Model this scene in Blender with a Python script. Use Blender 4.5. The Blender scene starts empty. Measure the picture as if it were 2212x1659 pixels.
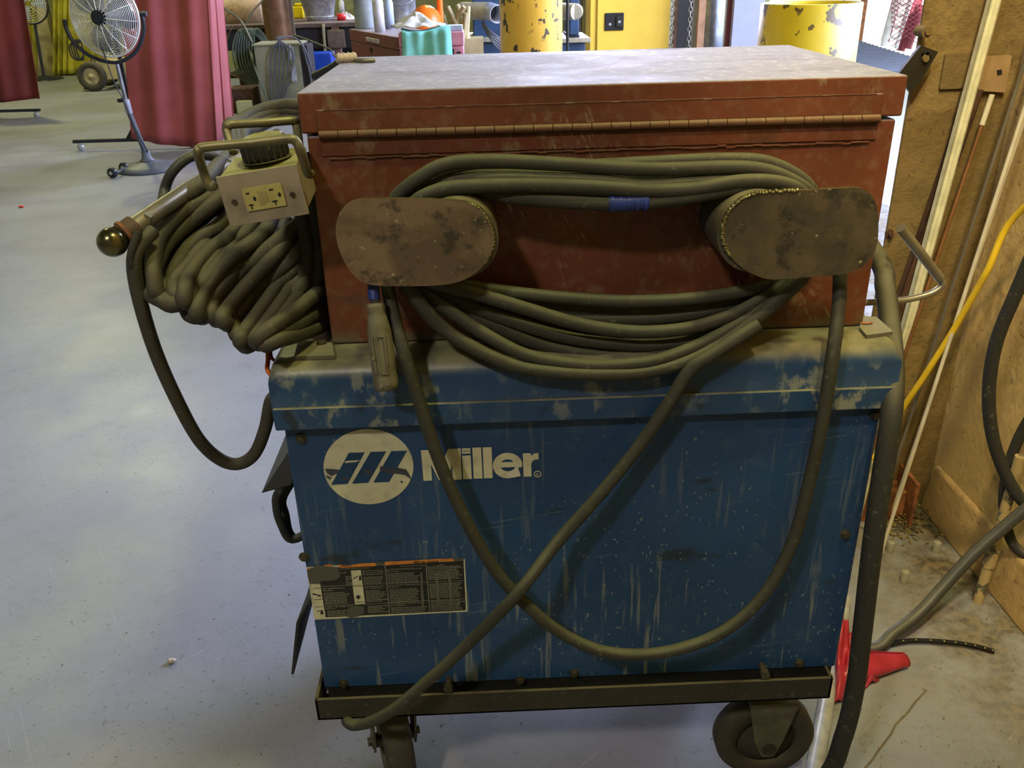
import bpy, math, random
from mathutils import Vector, Matrix
R = random.Random(7)
C = bpy.context.scene.collection
PI = math.pi

# ------------------------------------------------------------------ camera
F, PITCH, YAW, ROLL = 1878.8, .4485, .0217, -.0263
CAM = Vector((-.0794, -1.2, 1.524))
cy_, sy_, cp_, sp_ = math.cos(YAW), math.sin(YAW), math.cos(PITCH), math.sin(PITCH)
FW = Vector((sy_*cp_, cy_*cp_, -sp_)); RT = Vector((cy_, -sy_, 0)); UP = RT.cross(FW)
R2 = RT*math.cos(ROLL) + UP*math.sin(ROLL); U2 = -RT*math.sin(ROLL) + UP*math.cos(ROLL)
cam = bpy.data.cameras.new('camera'); co = bpy.data.objects.new('camera', cam); C.objects.link(co)
cam.sensor_width = 36; cam.lens = 36*F/2212; cam.clip_start = .05; cam.clip_end = 200
co.matrix_world = Matrix(((R2.x, U2.x, -FW.x, CAM.x), (R2.y, U2.y, -FW.y, CAM.y), (R2.z, U2.z, -FW.z, CAM.z), (0, 0, 0, 1)))
bpy.context.scene.camera = co

def U(px, py, ax, val):
    "point where the sight line of a photo pixel meets the plane ax = val"
    d = FW + R2*((px-1106)/F) + U2*((829.5-py)/F)
    i = 'xyz'.index(ax); t = (val-CAM[i])/d[i]
    return CAM + d*t
def UY(px, py, Y): return U(px, py, 'y', Y)
def UZ(px, py, Z): return U(px, py, 'z', Z)
def UX(px, py, X): return U(px, py, 'x', X)

# ------------------------------------------------------------------ world, light, exposure
vs = bpy.context.scene.view_settings
vs.view_transform = 'Standard'; vs.look = 'None'; vs.gamma = 1; vs.use_curve_mapping = False; vs.exposure = 0.0
w = bpy.data.worlds.new('sky'); bpy.context.scene.world = w; w.use_nodes = True
w.node_tree.nodes['Background'].inputs[0].default_value = (.72, .84, 1, 1)
w.node_tree.nodes['Background'].inputs[1].default_value = 2.2

def lamp(name, kind, loc, target, energy, col, size=1, size_y=None, angle=None):
    l = bpy.data.lights.new(name, kind); l.energy = energy; l.color = col
    if kind == 'AREA':
        l.size = size
        if size_y: l.shape = 'RECTANGLE'; l.size_y = size_y
    if kind == 'SPOT': l.spot_size = 2.4; l.shadow_soft_size = size; l.spot_blend = .5
    if kind == 'SUN': l.angle = angle
    o = bpy.data.objects.new(name, l); C.objects.link(o); o.location = loc
    o.rotation_euler = (Vector(target)-Vector(loc)).to_track_quat('-Z', 'Y').to_euler()
    return o
lamp('sun', 'SUN', (-8, -6, 20), (4, 2, 0), 26, (1, .96, .9), angle=.01)
lamp('door_daylight', 'AREA', (4.6, 3.8, 3.5), (-1.2, 2.2, .3), 1300, (.56, .64, 1), 5, 3.4)
lamp('rear_daylight', 'AREA', (1.3, 13.0, 3.3), (-.2, .5, .4), 1000, (.60, .62, 1), 1.9, 2.8)
HB = (.98, .95, .40); FR = (1, .90, .74)
for i, (x, y, e) in enumerate([(-1.9, -3.2, 125), (2.0, -2.6, 80), (.65, -.75, 80), (-4.5, 5.5, 75), (-6, 11, 240), (0, 10, 110)]):
    lamp('high_bay_lamp', 'AREA', (x, y, 5.3 if y > 0 else 4.6), (x*.6 if y < 0 else x, y+1.4 if y < -1 else y+.2, 0), e, FR if y < -1 else HB, .35)
wl0 = lamp('wall_lamp', 'SPOT', (.2, -1.6, 4.2), (1.28, .9, .75), 620, (1, .76, .38), .12); wl0.data.spot_size = .62; wl0.data.spot_blend = .6

# ------------------------------------------------------------------ mesh builder
def V(*a): return Vector(a)
def catmull(pts, k=6, closed=False):
    pts = [Vector(p) for p in pts]; n = len(pts); out = []
    for i in range(n if closed else n-1):
        if closed: a, b, c, d = pts[(i-1) % n], pts[i], pts[(i+1) % n], pts[(i+2) % n]
        else: a, b, c, d = pts[max(i-1, 0)], pts[i], pts[i+1], pts[min(i+2, n-1)]
        for j in range(k):
            t = j/k
            out.append(.5*((2*b)+(c-a)*t+(2*a-5*b+4*c-d)*t*t+(3*b-a-3*c+d)*t**3))
    if not closed: out.append(pts[-1])
    return out

class MB:
    def __init__(s): s.v = []; s.f = []; s.m = []; s.s = []
    def add(s, vs, fs, m=0, sm=False):
        b = len(s.v); s.v += [Vector(v) for v in vs]
        for f in fs: s.f.append(tuple(b+i for i in f)); s.m.append(m); s.s.append(sm)
        return s
    def box(s, x0, x1, y0, y1, z0, z1, m=0):
        return s.add([(x, y, z) for x in (x0, x1) for y in (y0, y1) for z in (z0, z1)],
                     [(0, 1, 3, 2), (4, 6, 7, 5), (0, 4, 5, 1), (2, 3, 7, 6), (0, 2, 6, 4), (1, 5, 7, 3)], m)
    def obox(s, o, a, b, c, m=0):
        "box from corner o along vectors a, b, c"
        o, a, b, c = map(Vector, (o, a, b, c))
        return s.add([o+a*i+b*j+c*k for i in (0, 1) for j in (0, 1) for k in (0, 1)],
                     [(0, 1, 3, 2), (4, 6, 7, 5), (0, 4, 5, 1), (2, 3, 7, 6), (0, 2, 6, 4), (1, 5, 7, 3)], m)
    def tube(s, pts, r, n=12, m=0, closed=False, cap=True, rf=None):
        pts = [Vector(p) for p in pts]; N = len(pts)
        def tan(i):
            if closed: return (pts[(i+1) % N]-pts[(i-1) % N]).normalized()
            return (pts[min(i+1, N-1)]-pts[max(i-1, 0)]).normalized()
        t = tan(0); nn = t.orthogonal().normalized(); vs = []; rings = []
        for i in range(N):
            t2 = tan(i); nn = (nn-t2*nn.dot(t2))
            nn = nn.normalized() if nn.length > 1e-6 else t2.orthogonal().normalized()
            bb = t2.cross(nn); rr = rf(i/(N-1)) if rf else r
            rings.append([pts[i]+(nn*math.cos(2*PI*j/n)+bb*math.sin(2*PI*j/n))*rr for j in range(n)])
        for rg in rings: vs += rg
        fs = []
        for i in range(N if closed else N-1):
            a = i*n; b = ((i+1) % N)*n
            for j in range(n): fs.append((a+j, a+(j+1) % n, b+(j+1) % n, b+j))
        s.add(vs, fs, m, True)
        if cap and not closed:
            s.add(rings[0], [tuple(range(n))[::-1]], m); s.add(rings[-1], [tuple(range(n))], m)
        return s
    def cyl(s, p0, p1, r0, r1=None, n=24, m=0, cap=True, sm=True):
        r1 = r0 if r1 is None else r1; p0 = Vector(p0); p1 = Vector(p1)
        return s.tube([p0, p1], r0, n, m, cap=cap, rf=lambda t: r0+(r1-r0)*t)
    def lathe(s, prof, c, ax=(0, 0, 1), n=32, m=0, sm=True):
        ax = Vector(ax).normalized(); a = ax.orthogonal().normalized(); b = ax.cross(a); c = Vector(c); k = len(prof)
        vs = [c+ax*z+(a*math.cos(2*PI*j/n)+b*math.sin(2*PI*j/n))*r for r, z in prof for j in range(n)]
        return s.add(vs, [(i*n+j, i*n+(j+1) % n, (i+1)*n+(j+1) % n, (i+1)*n+j) for i in range(k-1) for j in range(n)], m, sm)
    def prism(s, pts, d, m=0, cap_m=None):
        "flat polygon of 3D points pushed along vector d"
        pts = [Vector(p) for p in pts]; d = Vector(d); n = len(pts)
        s.add(pts+[p+d for p in pts], [(i, (i+1) % n, n+(i+1) % n, n+i) for i in range(n)], m)
        s.add(pts, [tuple(range(n))[::-1]], m if cap_m is None else cap_m); s.add([p+d for p in pts], [tuple(range(n))], m)
        return s
    def grid(s, fn, nu, nv, m=0):
        return s.add([fn(i/nu, j/nv) for j in range(nv+1) for i in range(nu+1)],
                     [(j*(nu+1)+i, j*(nu+1)+i+1, (j+1)*(nu+1)+i+1, (j+1)*(nu+1)+i) for j in range(nv) for i in range(nu)], m, True)
    def ball(s, c, rx, ry=None, rz=None, n=20, m=0, f=None):
        ry = ry or rx; rz = rz or rx; c = Vector(c)
        def fn(u, v):
            th = u*2*PI; ph = (v-.5)*PI; d = V(math.cos(ph)*math.cos(th), math.cos(ph)*math.sin(th), math.sin(ph))
            k = f(d) if f else 1
            return c+V(d.x*rx, d.y*ry, d.z*rz)*k
        return s.grid(fn, n, n//2, m)
    def text(s, body, o, u, v, size, m=0, lift=(0, 0, 0), bold=0.0, width=None):
        cu = bpy.data.curves.new('t', 'FONT'); cu.body = body; cu.size = 1; cu.offset = bold; cu.resolution_u = 2
        ob = bpy.data.objects.new('t', cu); C.objects.link(ob)
        dg = bpy.context.evaluated_depsgraph_get(); me = bpy.data.meshes.new_from_object(ob.evaluated_get(dg))
        o = Vector(o); u = Vector(u).normalized(); v = Vector(v).normalized(); lf = Vector(lift)
        sx = size
        if width and me.vertices: sx = width/max(1e-6, max(q.co.x for q in me.vertices))
        s.add([o+u*(q.co.x*sx)+v*(q.co.y*size)+lf for q in me.vertices], [tuple(p.vertices) for p in me.polygons], m)
        bpy.data.objects.remove(ob); bpy.data.curves.remove(cu); bpy.data.meshes.remove(me)
        return s

def tag(o, label=None, cat=None, group=None, kind=None):
    if label: o['label'] = label
    if cat: o['category'] = cat
    if group: o['group'] = group
    if kind: o['kind'] = kind
    return o
def wloc(o):
    p = Vector((0, 0, 0))
    while o: p += o.location; o = o.parent
    return p
def thing(name, label, cat, loc, group=None, kind=None):
    o = bpy.data.objects.new(name, None); C.objects.link(o); o.location = loc; o.empty_display_size = .05
    return tag(o, label, cat, group, kind)
def obj(name, mb, mats, parent=None, label=None, cat=None, group=None, kind=None, bevel=0, solid=0, sub=0, at=None):
    if not isinstance(mats, (list, tuple)): mats = [mats]
    if parent: base = wloc(parent); loc = Vector((0, 0, 0))
    else:
        xs = [v.x for v in mb.v]; ys = [v.y for v in mb.v]; zs = [v.z for v in mb.v]
        base = V((min(xs)+max(xs))/2, (min(ys)+max(ys))/2, min(zs)) if at is None else Vector(at); loc = base
    me = bpy.data.meshes.new(name); me.from_pydata([v-base for v in mb.v], [], mb.f)
    for mt in mats: me.materials.append(mt)
    me.polygons.foreach_set('material_index', mb.m); me.polygons.foreach_set('use_smooth', mb.s); me.update()
    o = bpy.data.objects.new(name, me); C.objects.link(o); o.location = loc
    if parent: o.parent = parent
    if solid: md = o.modifiers.new('s', 'SOLIDIFY'); md.thickness = solid; md.offset = 0
    if bevel: md = o.modifiers.new('b', 'BEVEL'); md.width = bevel; md.segments = 3; md.limit_method = 'ANGLE'; md.harden_normals = False
    if sub: md = o.modifiers.new('d', 'SUBSURF'); md.levels = md.render_levels = sub
    return tag(o, label, cat, group, kind)
def dup(root, off, label=None, group=None):
    r = root.copy(); C.objects.link(r); r.location = root.location+Vector(off)
    if label: r['label'] = label
    if group: r['group'] = group
    for ch in list(root.children):
        c = ch.copy(); C.objects.link(c); c.parent = r
        for g in list(ch.children):
            d = g.copy(); C.objects.link(d); d.parent = c
    return r

# ------------------------------------------------------------------ materials
class NT:
    def __init__(s, name):
        s.mat = bpy.data.materials.new(name); s.mat.use_nodes = True; s.t = s.mat.node_tree; s.n = s.t.nodes; s.l = s.t.links
        s.b = s.n['Principled BSDF']; s.tc = s.n.new('ShaderNodeTexCoord')
    def put(s, sock, v):
        if hasattr(v, 'links'): s.l.new(v, sock)
        elif isinstance(v, (tuple, list)) and len(v) == 3 and sock.type == 'RGBA': sock.default_value = (*v, 1)
        else: sock.default_value = v
    def coord(s, scale=(1, 1, 1), rot=(0, 0, 0), loc=(0, 0, 0)):
        m = s.n.new('ShaderNodeMapping'); s.l.new(s.tc.outputs['Object'], m.inputs[0])
        m.inputs['Scale'].default_value = scale; m.inputs['Rotation'].default_value = rot; m.inputs['Location'].default_value = loc
        return m.outputs[0]
    def slant(s, scale, rot, loc=(0, 0, 0)):
        m = s.n.new('ShaderNodeMapping'); s.l.new(s.coord((1, 1, 1), rot, loc), m.inputs[0]); m.inputs['Scale'].default_value = scale
        return m.outputs[0]
    def noise(s, scale, vec=None, detail=4, rough=.55, dist=0):
        n = s.n.new('ShaderNodeTexNoise'); s.put(n.inputs['Scale'], scale); n.inputs['Detail'].default_value = detail
        n.inputs['Roughness'].default_value = rough; n.inputs['Distortion'].default_value = dist
        s.l.new(vec or s.coord(), n.inputs['Vector']); return n.outputs['Fac']
    def voro(s, scale, vec=None, feature='F1'):
        n = s.n.new('ShaderNodeTexVoronoi'); n.feature = feature; s.put(n.inputs['Scale'], scale)
        s.l.new(vec or s.coord(), n.inputs['Vector']); return n.outputs['Distance']
    def ramp(s, fac, a, b, lo=0, hi=1):
        n = s.n.new('ShaderNodeMapRange'); n.interpolation_type = 'SMOOTHSTEP'
        for k, v in zip(('Value', 'From Min', 'From Max', 'To Min', 'To Max'), (fac, a, b, lo, hi)): s.put(n.inputs[k], v)
        return n.outputs[0]
    def math(s, op, a, b=0.0):
        n = s.n.new('ShaderNodeMath'); n.operation = op; s.put(n.inputs[0], a); s.put(n.inputs[1], b); return n.outputs[0]
    def mix(s, fac, a, b):
        n = s.n.new('ShaderNodeMix'); n.data_type = 'RGBA'; s.put(n.inputs[0], fac); s.put(n.inputs[6], a); s.put(n.inputs[7], b)
        return n.outputs[2]
    def sep(s, what='Object'):
        n = s.n.new('ShaderNodeSeparateXYZ')
        if what == 'Normal':
            g = s.n.new('ShaderNodeNewGeometry'); s.l.new(g.outputs['Normal'], n.inputs[0])
        else: s.l.new(s.tc.outputs['Object'], n.inputs[0])
        return n.outputs
    def bump(s, h, strength=.2, dist=.01):
        n = s.n.new('ShaderNodeBump'); n.inputs['Strength'].default_value = strength; n.inputs['Distance'].default_value = dist
        s.l.new(h, n.inputs['Height']); s.l.new(n.outputs[0], s.b.inputs['Normal'])
    def done(s, col, rough=.6, metal=0, spec=.4):
        s.put(s.b.inputs['Base Color'], col); s.put(s.b.inputs['Roughness'], rough); s.put(s.b.inputs['Metallic'], metal)
        s.put(s.b.inputs['Specular IOR Level'], spec); return s.mat

def flat(name, col, rough=.6, metal=0, var=.25, scale=12, bump=.08, col2=None, spec=.4):
    t = NT(name); n = t.noise(scale); c2 = col2 or tuple(c*(1-var) for c in col)
    c = t.mix(t.ramp(n, .35, .68), col, c2)
    if bump: t.bump(t.noise(scale*6), bump, .004)
    return t.done(c, rough, metal, spec)
def dusty(name, col, dust=(.30, .29, .22), amt=.8, rough=.6, metal=0, scale=10, grime=(.02, .02, .015), g=.5, chips=None):
    "paint or metal with dust settled on faces that look up, grime and chips"
    t = NT(name); c = t.mix(t.ramp(t.noise(scale), .42, .75, 0, g), col, grime)
    c = t.mix(t.ramp(t.noise(scale*5, detail=6), .58, .74, 0, .5), c, dust)
    if chips:
        c = t.mix(t.ramp(t.noise(scale*2.3, t.coord(loc=(3, 1, 2)), 3, .6), chips[1], chips[1]+.02), c, chips[0])
    up = t.ramp(t.sep('Normal')[2], .35, .95, 0, amt)
    up = t.math('MULTIPLY', up, t.ramp(t.noise(scale*1.5, t.coord(loc=(5, 5, 5))), .2, .6, .55, 1))
    c = t.mix(up, c, dust); t.bump(t.noise(scale*8), .12, .003)
    return t.done(c, rough, metal)

M = {}
def chest_paint(name, col, top):
    t = NT(name); v = t.coord()
    c = t.mix(t.ramp(t.noise(5), .35, .7), col, tuple(x*.72 for x in col))
    c = t.mix(t.ramp(t.noise(60, v, 5), .46, .8, 0, .45), c, (.17, .11, .07))
    c = t.mix(t.math('MULTIPLY', t.ramp(t.noise(34, t.coord((1, 1, .6), loc=(0, 5, 0)), 6, .7), .52, .66, 0, .55), t.ramp(t.noise(4.5, t.coord((1, 1, 2), loc=(4, 4, 4)), 3), .48, .62)), c, (.22, .18, .11))
    # slanted pale scratches
    vec = t.slant((150, 40, 26), (0, math.radians(25), 0))
    sc = t.math('MULTIPLY', t.ramp(t.noise(1, vec, 3, .6), .57, .66), t.ramp(t.noise(7, t.coord(loc=(2, 0, 3)), 3), .50, .62))
    c = t.mix(t.math('MULTIPLY', sc, .55), c, (.30, .25, .16))
    # smeared dark dirt
    c = t.mix(t.ramp(t.noise(7, t.coord((1, 1, 3), loc=(9, 0, 0)), 5), .60, .76, 0, .6), c, (.05, .035, .022))
    z = t.sep()[2]
    low = t.math('MULTIPLY', t.ramp(z, .0, .035, 1, 0), t.ramp(t.noise(25), .35, .55))
    c = t.mix(low, c, (.10, .085, .055))
    up = t.ramp(t.sep('Normal')[2], .4, .95)
    tv = t.coord((3, 8, 3))
    tc = t.mix(t.ramp(t.noise(2.2, tv, 6, .6), .50, .74), top, tuple(x*.6 for x in top))
    tc = t.mix(t.ramp(t.voro(34, t.coord(loc=(1, 2, 0))), .05, .09, .8, 0), tc, (.04, .04, .045))
    tc = t.mix(t.ramp(t.noise(70), .5, .7, 0, .25), tc, (.7, .66, .68))
    c = t.mix(up, c, tc); t.bump(t.noise(90), .1, .002)
    return t.done(c, t.math('ADD', t.ramp(t.noise(9), .3, .7, .42, .60), t.math('MULTIPLY', up, .14)), 0, .3)
M['chest'] = chest_paint('red_oxide_paint', (.132, .039, .019), (.245, .24, .30))  # lid dust tinted lavender, the daylight sheen put into its colour

def blue_paint():
    t = NT('worn_blue_paint')
    col = (.016, .054, .142)
    c = t.mix(t.ramp(t.noise(4), .3, .7), col, (.011, .040, .108))
    c = t.mix(t.ramp(t.noise(40, None, 6), .52, .8, 0, .5), c, (.045, .085, .13))
    # pale drips running down
    dr = t.math('MULTIPLY', t.ramp(t.noise(1, t.coord((85, 85, 4.5)), 3, .6), .56, .64), t.ramp(t.noise(1, t.coord((6, 6, 5), loc=(4, 0, 1)), 3), .44, .56))
    z = t.sep()[2]; x = t.sep()[0]
    dr = t.math('MULTIPLY', dr, t.ramp(z, .15, .40, 1, .35))
    c = t.mix(t.math('MULTIPLY', dr, .5), c, (.22, .23, .18))
    # dark smudges
    c = t.mix(t.ramp(t.noise(1, t.coord((9, 9, 22), loc=(1, 3, 2)), 4), .63, .74, 0, .8), c, (.012, .018, .022))
    # paint specks
    c = t.mix(t.math('MULTIPLY', t.ramp(t.noise(150, t.coord((1, 1, .7)), 2), .66, .72, 0, .7), t.ramp(t.noise(5, t.coord(loc=(1, 9, 1))), .4, .6)), c, (.22, .24, .21))
    sc = t.math('MULTIPLY', t.ramp(t.noise(1, t.slant((4, 4, 220), (0, .15, 0)), 2), .66, .70, 0, .4), t.ramp(t.noise(4, t.coord(loc=(0, 3, 7))), .5, .6))
    c = t.mix(sc, c, (.15, .2, .22))
    up = t.ramp(t.sep('Normal')[2], .25, .95, 0, .95)
    c = t.mix(up, c, t.mix(t.ramp(t.noise(14), .4, .65), (.19, .18, .105), (.10, .10, .07)))
    t.bump(t.noise(60), .08, .002)
    return t.done(c, t.ramp(t.noise(8), .3, .7, .36, .55), 0, .4)
M['blue'] = blue_paint()
def band_paint():
    "blue band of the top cover with pale scuffs along its lower lip"
    t = NT('scuffed_blue_paint')
    c = t.mix(t.ramp(t.noise(5), .3, .7), (.015, .052, .13), (.013, .038, .095))
    sc = t.math('MULTIPLY', t.ramp(t.noise(30, t.coord((1, 1, .6)), 5, .65), .50, .62), t.ramp(t.noise(4, t.coord(loc=(2, 2, 2))), .42, .60))
    c = t.mix(t.math('MULTIPLY', sc, .7), c, (.22, .23, .17))
    c = t.mix(t.ramp(t.noise(16, t.coord(loc=(7, 0, 0)), 4), .62, .70, 0, .8), c, (.015, .017, .016))
    up = t.ramp(t.sep('Normal')[2], .12, .9, 0, .95)
    c = t.mix(up, c, t.mix(t.ramp(t.noise(18), .4, .65), (.20, .185, .10), (.10, .10, .065)))
    t.bump(t.noise(60), .08, .002)
    return t.done(c, .42, 0, .45)
M['band'] = band_paint()
def concrete(name, a, b, scratch=True, rough=(.36, .5), st=.45):
    t = NT(name)
    c = t.mix(t.ramp(t.noise(.8, None, 5), .3, .7), a, b)
    c = t.mix(t.ramp(t.noise(9, None, 8, .7), .48, .78, 0, st), c, tuple(x*.62 for x in a))
    c = t.mix(t.ramp(t.noise(3.4, t.coord((1, 1.3, 1), loc=(3, 3, 0)), 5), .60, .74, 0, .22), c, tuple(x*.6 for x in a))
    c = t.mix(t.ramp(t.voro(22), .04, .07, .75, 0), c, (.06, .06, .055))
    if scratch:
        c = t.mix(t.ramp(t.noise(26, None, 5, .75), .54, .72, 0, .45), c, tuple(x*.5 for x in a))
        c = t.mix(t.math('MULTIPLY', t.ramp(t.noise(60, None, 4, .7), .60, .66, 0, .8), t.ramp(t.noise(1.7, t.coord(loc=(9, 4, 0))), .42, .62)), c, (.09, .09, .085))
        sx = t.sep(); dm = t.math('MULTIPLY', t.ramp(sx[0], .72, 1.15), t.ramp(sx[1], -.6, .9, .35, 1))
        dm = t.math('MULTIPLY', dm, t.ramp(t.noise(8, None, 7, .7), .32, .62))
        c = t.mix(dm, c, t.mix(t.ramp(t.noise(40, None, 4), .4, .6), (.17, .13, .075), (.07, .055, .03)))
        s2 = t.ramp(t.noise(1, t.slant((5, 160, 1), (0, 0, -.7), (3, 1, 0)), 2), .70, .73, 0, .35)
        c = t.mix(s2, c, (.42, .42, .44))
        s1 = t.ramp(t.noise(1, t.slant((3, 120, 1), (0, 0, 1.0)), 2), .71, .74, 0, .3)
        c = t.mix(s1, c, tuple(min(1, x*1.5) for x in a))
    t.bump(t.noise(45, None, 6), .12, .004)
    return t.done(c, t.ramp(t.noise(3), .3, .7, *rough), 0, .5)
M['floor'] = concrete('sealed_concrete', (.235, .242, .265), (.18, .186, .208))
M['ground'] = concrete('pale_gravel_ground', (.62, .60, .57), (.5, .48, .46), False, (.8, .9))
def wallmat(name, a, b, crack):
    t = NT(name)
    c = t.mix(t.ramp(t.noise(3, None, 6), .35, .68), a, b)
    c = t.mix(t.ramp(t.noise(38, None, 5, .7), .58, .66, 0, .65), c, crack)
    c = t.mix(t.ramp(t.noise(9, t.coord((1, 1, .4), loc=(4, 4, 4)), 5), .60, .70, 0, .6), c, tuple(x*.4 for x in a))
    c = t.mix(t.ramp(t.noise(2.2, t.coord((1, 1, 1.6), loc=(8, 2, 1)), 7, .7), .57, .60, 0, .35), c, tuple(min(1, x*1.45) for x in a))
    c = t.mix(t.ramp(t.noise(1.5, t.coord(loc=(2, 7, 3)), 8, .75), .50, .56, 0, .55), c, tuple(x*.62 for x in a))
    t.bump(t.noise(26, None, 8, .7), .7, .012)
    return t.done(c, .85, 0, .2)
M['wall'] = wallmat('flaking_cream_wall_paint', (.70, .50, .20), (.48, .33, .12), (.10, .07, .04))
M['kerb'] = wallmat('cream_kerb_paint', (.46, .31, .13), (.33, .22, .09), (.14, .10, .06))
M['column'] = wallmat('tan_steel_paint', (.235, .165, .07), (.165, .11, .045), (.08, .05, .03))
M['backwall'] = wallmat('olive_wall_paint', (.30, .30, .16), (.2, .2, .1), (.1, .1, .06))
M['dark'] = flat('dark_shadowed_steel', (.022, .02, .02), .8)
M['black'] = flat('black_plastic', (.012, .012, .013), .45, bump=.02)
M['rubber'] = dusty('dusty_black_rubber', (.022, .021, .018), (.14, .135, .085), .55, .75, 0, 16, g=.2)
M['cable'] = dusty('dusty_cable_jacket', (.031, .029, .021), (.115, .118, .064), .75, .7, 0, 18, grime=(.02, .018, .012), g=.6)
M['cable2'] = dusty('brown_dusty_cable_jacket', (.046, .040, .029), (.115, .108, .066), .7, .75, 0, 18, grime=(.025, .02, .014), g=.6)
M['hose'] = dusty('grey_black_hose', (.035, .035, .033), (.12, .12, .10), .5, .5, 0, 16, g=.3)
M['steel_plate'] = None
def platemat(name, a, b, d):
    t = NT(name)
    c = t.mix(t.ramp(t.noise(14, None, 4, .6, .6), .38, .64), a, b)
    c = t.mix(t.ramp(t.noise(19, t.coord(loc=(3, 3, 3)), 5, .7), .52, .64, 0, .8), c, d)
    c = t.mix(t.ramp(t.noise(90, None, 3), .68, .74, 0, .8), c, (.40, .34, .22))
    t.bump(t.noise(40, None, 5), .15, .003)
    return t.done(c, .45, .35, .5)
M['plate1'] = platemat('brown_oiled_steel', (.20, .135, .085), (.115, .080, .052), (.035, .030, .022))
M['plate2'] = platemat('dark_oiled_steel', (.100, .078, .050), (.055, .048, .036), (.025, .024, .020))
M['edge'] = flat('highlit_steel_edge', (.24, .215, .10), .4, .7, .5, 60, .3)  # weld beads and plate rims; the rim highlight is put into the colour
M['frame'] = dusty('greasy_black_angle_iron', (.028, .024, .016), (.12, .10, .055), .75, .7, .1, 18, g=.4)
M['skirt'] = dusty('grimy_black_skirt', (.012, .012, .010), (.05, .045, .03), .5, .6, 0, 25)
M['tyre'] = dusty('dirty_caster_rubber', (.045, .038, .026), (.12, .105, .06), .6, .8, 0, 20, g=.3)
M['bracket'] = dusty('olive_dusty_bracket_steel', (.12, .11, .07), (.22, .21, .13), .7, .65, .2, 20)
M['cream'] = dusty('cream_sticker', (.50, .49, .34), (.36, .33, .22), 0, .55, 0, 45, grime=(.34, .30, .19), g=.6)
M['stick_black'] = flat('black_sticker_ink', (.014, .014, .013), .5)
M['ink'] = flat('pale_sticker_print', (.24, .24, .18), .6)
M['orange'] = dusty('faded_orange_sticker', (.55, .20, .03), (.2, .17, .1), 0, .6, 0, 60)
M['grime'] = flat('dried_grey_grime', (.07, .068, .055), .8)
M['navy'] = flat('decal_blue', (.010, .050, .125), .5, var=.3)
M['bolt'] = flat('greasy_bolt_steel', (.10, .085, .06), .5, .6, .4, 60)
M['brass'] = flat('dark_polished_brass_ball', (.22, .20, .10), .22, .9, .5, 20, 0)
M['rust'] = flat('rusty_orange_steel', (.30, .115, .04), .75, .2, .5, 30, .3, (.12, .05, .025))
M['barpipe'] = flat('worn_bare_pipe', (.30, .27, .20), .38, .6, .4, 14)
M['grey_box'] = dusty('grey_brown_enamel', (.25, .21, .155), (.30, .30, .13), .85, .5, .0, 22, grime=(.12, .095, .06), g=.65)
M['ivory'] = dusty('yellowed_receptacle_plastic', (.40, .36, .12), (.28, .25, .10), .3, .45, 0, 40, g=.2)
M['slot'] = flat('slot_black', (.01, .01, .01), .7)
M['rod'] = dusty('olive_dusty_rod', (.15, .13, .07), (.30, .29, .15), .8, .45, .5, 20)
M['conn'] = dusty('grey_rubber_connector', (.12, .11, .072), (.22, .20, .13), .4, .75, 0, 35, grime=(.06, .05, .035), g=.9)
M['tape'] = flat('blue_tape', (.02, .04, .20), .4, var=.4, scale=40)
M['alum'] = flat('scratched_aluminium', (.74, .72, .54), .4, .15, .2, 30)
M['white_rod'] = flat('white_plastic_rod', (.58, .53, .43), .4)
M['rod_grey'] = flat('grey_steel_rod', (.30, .28, .23), .35, .7)
M['copper_rod'] = flat('copper_brown_rod', (.30, .14, .06), .45, .5)
M['rust_dark'] = flat('dark_rusted_channel', (.085, .042, .025), .8, .1, .5, 20, .3)
M['yellow_hose'] = dusty('yellow_rubber_hose', (.62, .42, .015), (.4, .3, .05), .1, .5, 0, 18, grime=(.35, .22, .02))
M['black_bolt'] = flat('plate_black_steel', (.045, .043, .035), .45, .6)
M['conduit'] = dusty('peeling_yellow_conduit', (.40, .30, .13), (.3, .25, .15), .2, .6, 0, 14, chips=((.10, .09, .06), .55))
M['leaf'] = flat('dry_leaves', (.20, .15, .05), .8, 0, .5, 25, .1, (.06, .05, .02))
M['redcloth'] = flat('red_vinyl', (.38, .026, .055), .34, 0, .35, 12, .1, (.22, .014, .02))
M['curtain'] = flat('red_welding_vinyl', (.36, .080, .078), .5, 0, .3, 1.6, .02, (.25, .050, .050))
M['curtain2'] = flat('dull_red_welding_vinyl', (.20, .028, .025), .6, 0, .4, 1.6, .02, (.12, .02, .02))
M['chrome'] = flat('bright_wire', (.85, .85, .82), .35, .4, .1, 10, 0)
M['fanblack'] = flat('fan_black_enamel', (.022, .024, .03), .35, .1)
M['fangrey'] = flat('fan_base_grey', (.085, .10, .13), .5, 0, .3)
M['fanpole'] = flat('fan_pole_chrome', (.35, .38, .44), .25, .8, .3)
M['yellow_wall'] = flat('yellow_vinyl_curtain', (.46, .40, .03), .6, 0, .5, 2.6, .02)
M['beige'] = flat('beige_paint', (.42, .35, .19), .7, 0, .35, 4)
M['yellow'] = flat('yellow_cabinet_enamel', (.88, .58, .07), .4, 0, .1, 3, .01)
def chipped(name, col, chip, th, sc):
    t = NT(name); c = t.mix(t.ramp(t.noise(3), .3, .7), col, tuple(x*.8 for x in col))
    k = t.math('MULTIPLY', t.ramp(t.noise(sc, t.coord((1, 1, .8)), 3, .5), th, th+.015), t.ramp(t.noise(3.2, t.coord(loc=(6, 1, 2))), .36, .40))
    c = t.mix(k, c, chip); return t.done(c, .42, 0, .5)
M['ypillar'] = chipped('chipped_yellow_pipe_paint', (.78, .47, .06), (.05, .04, .03), .60, 26)
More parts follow.
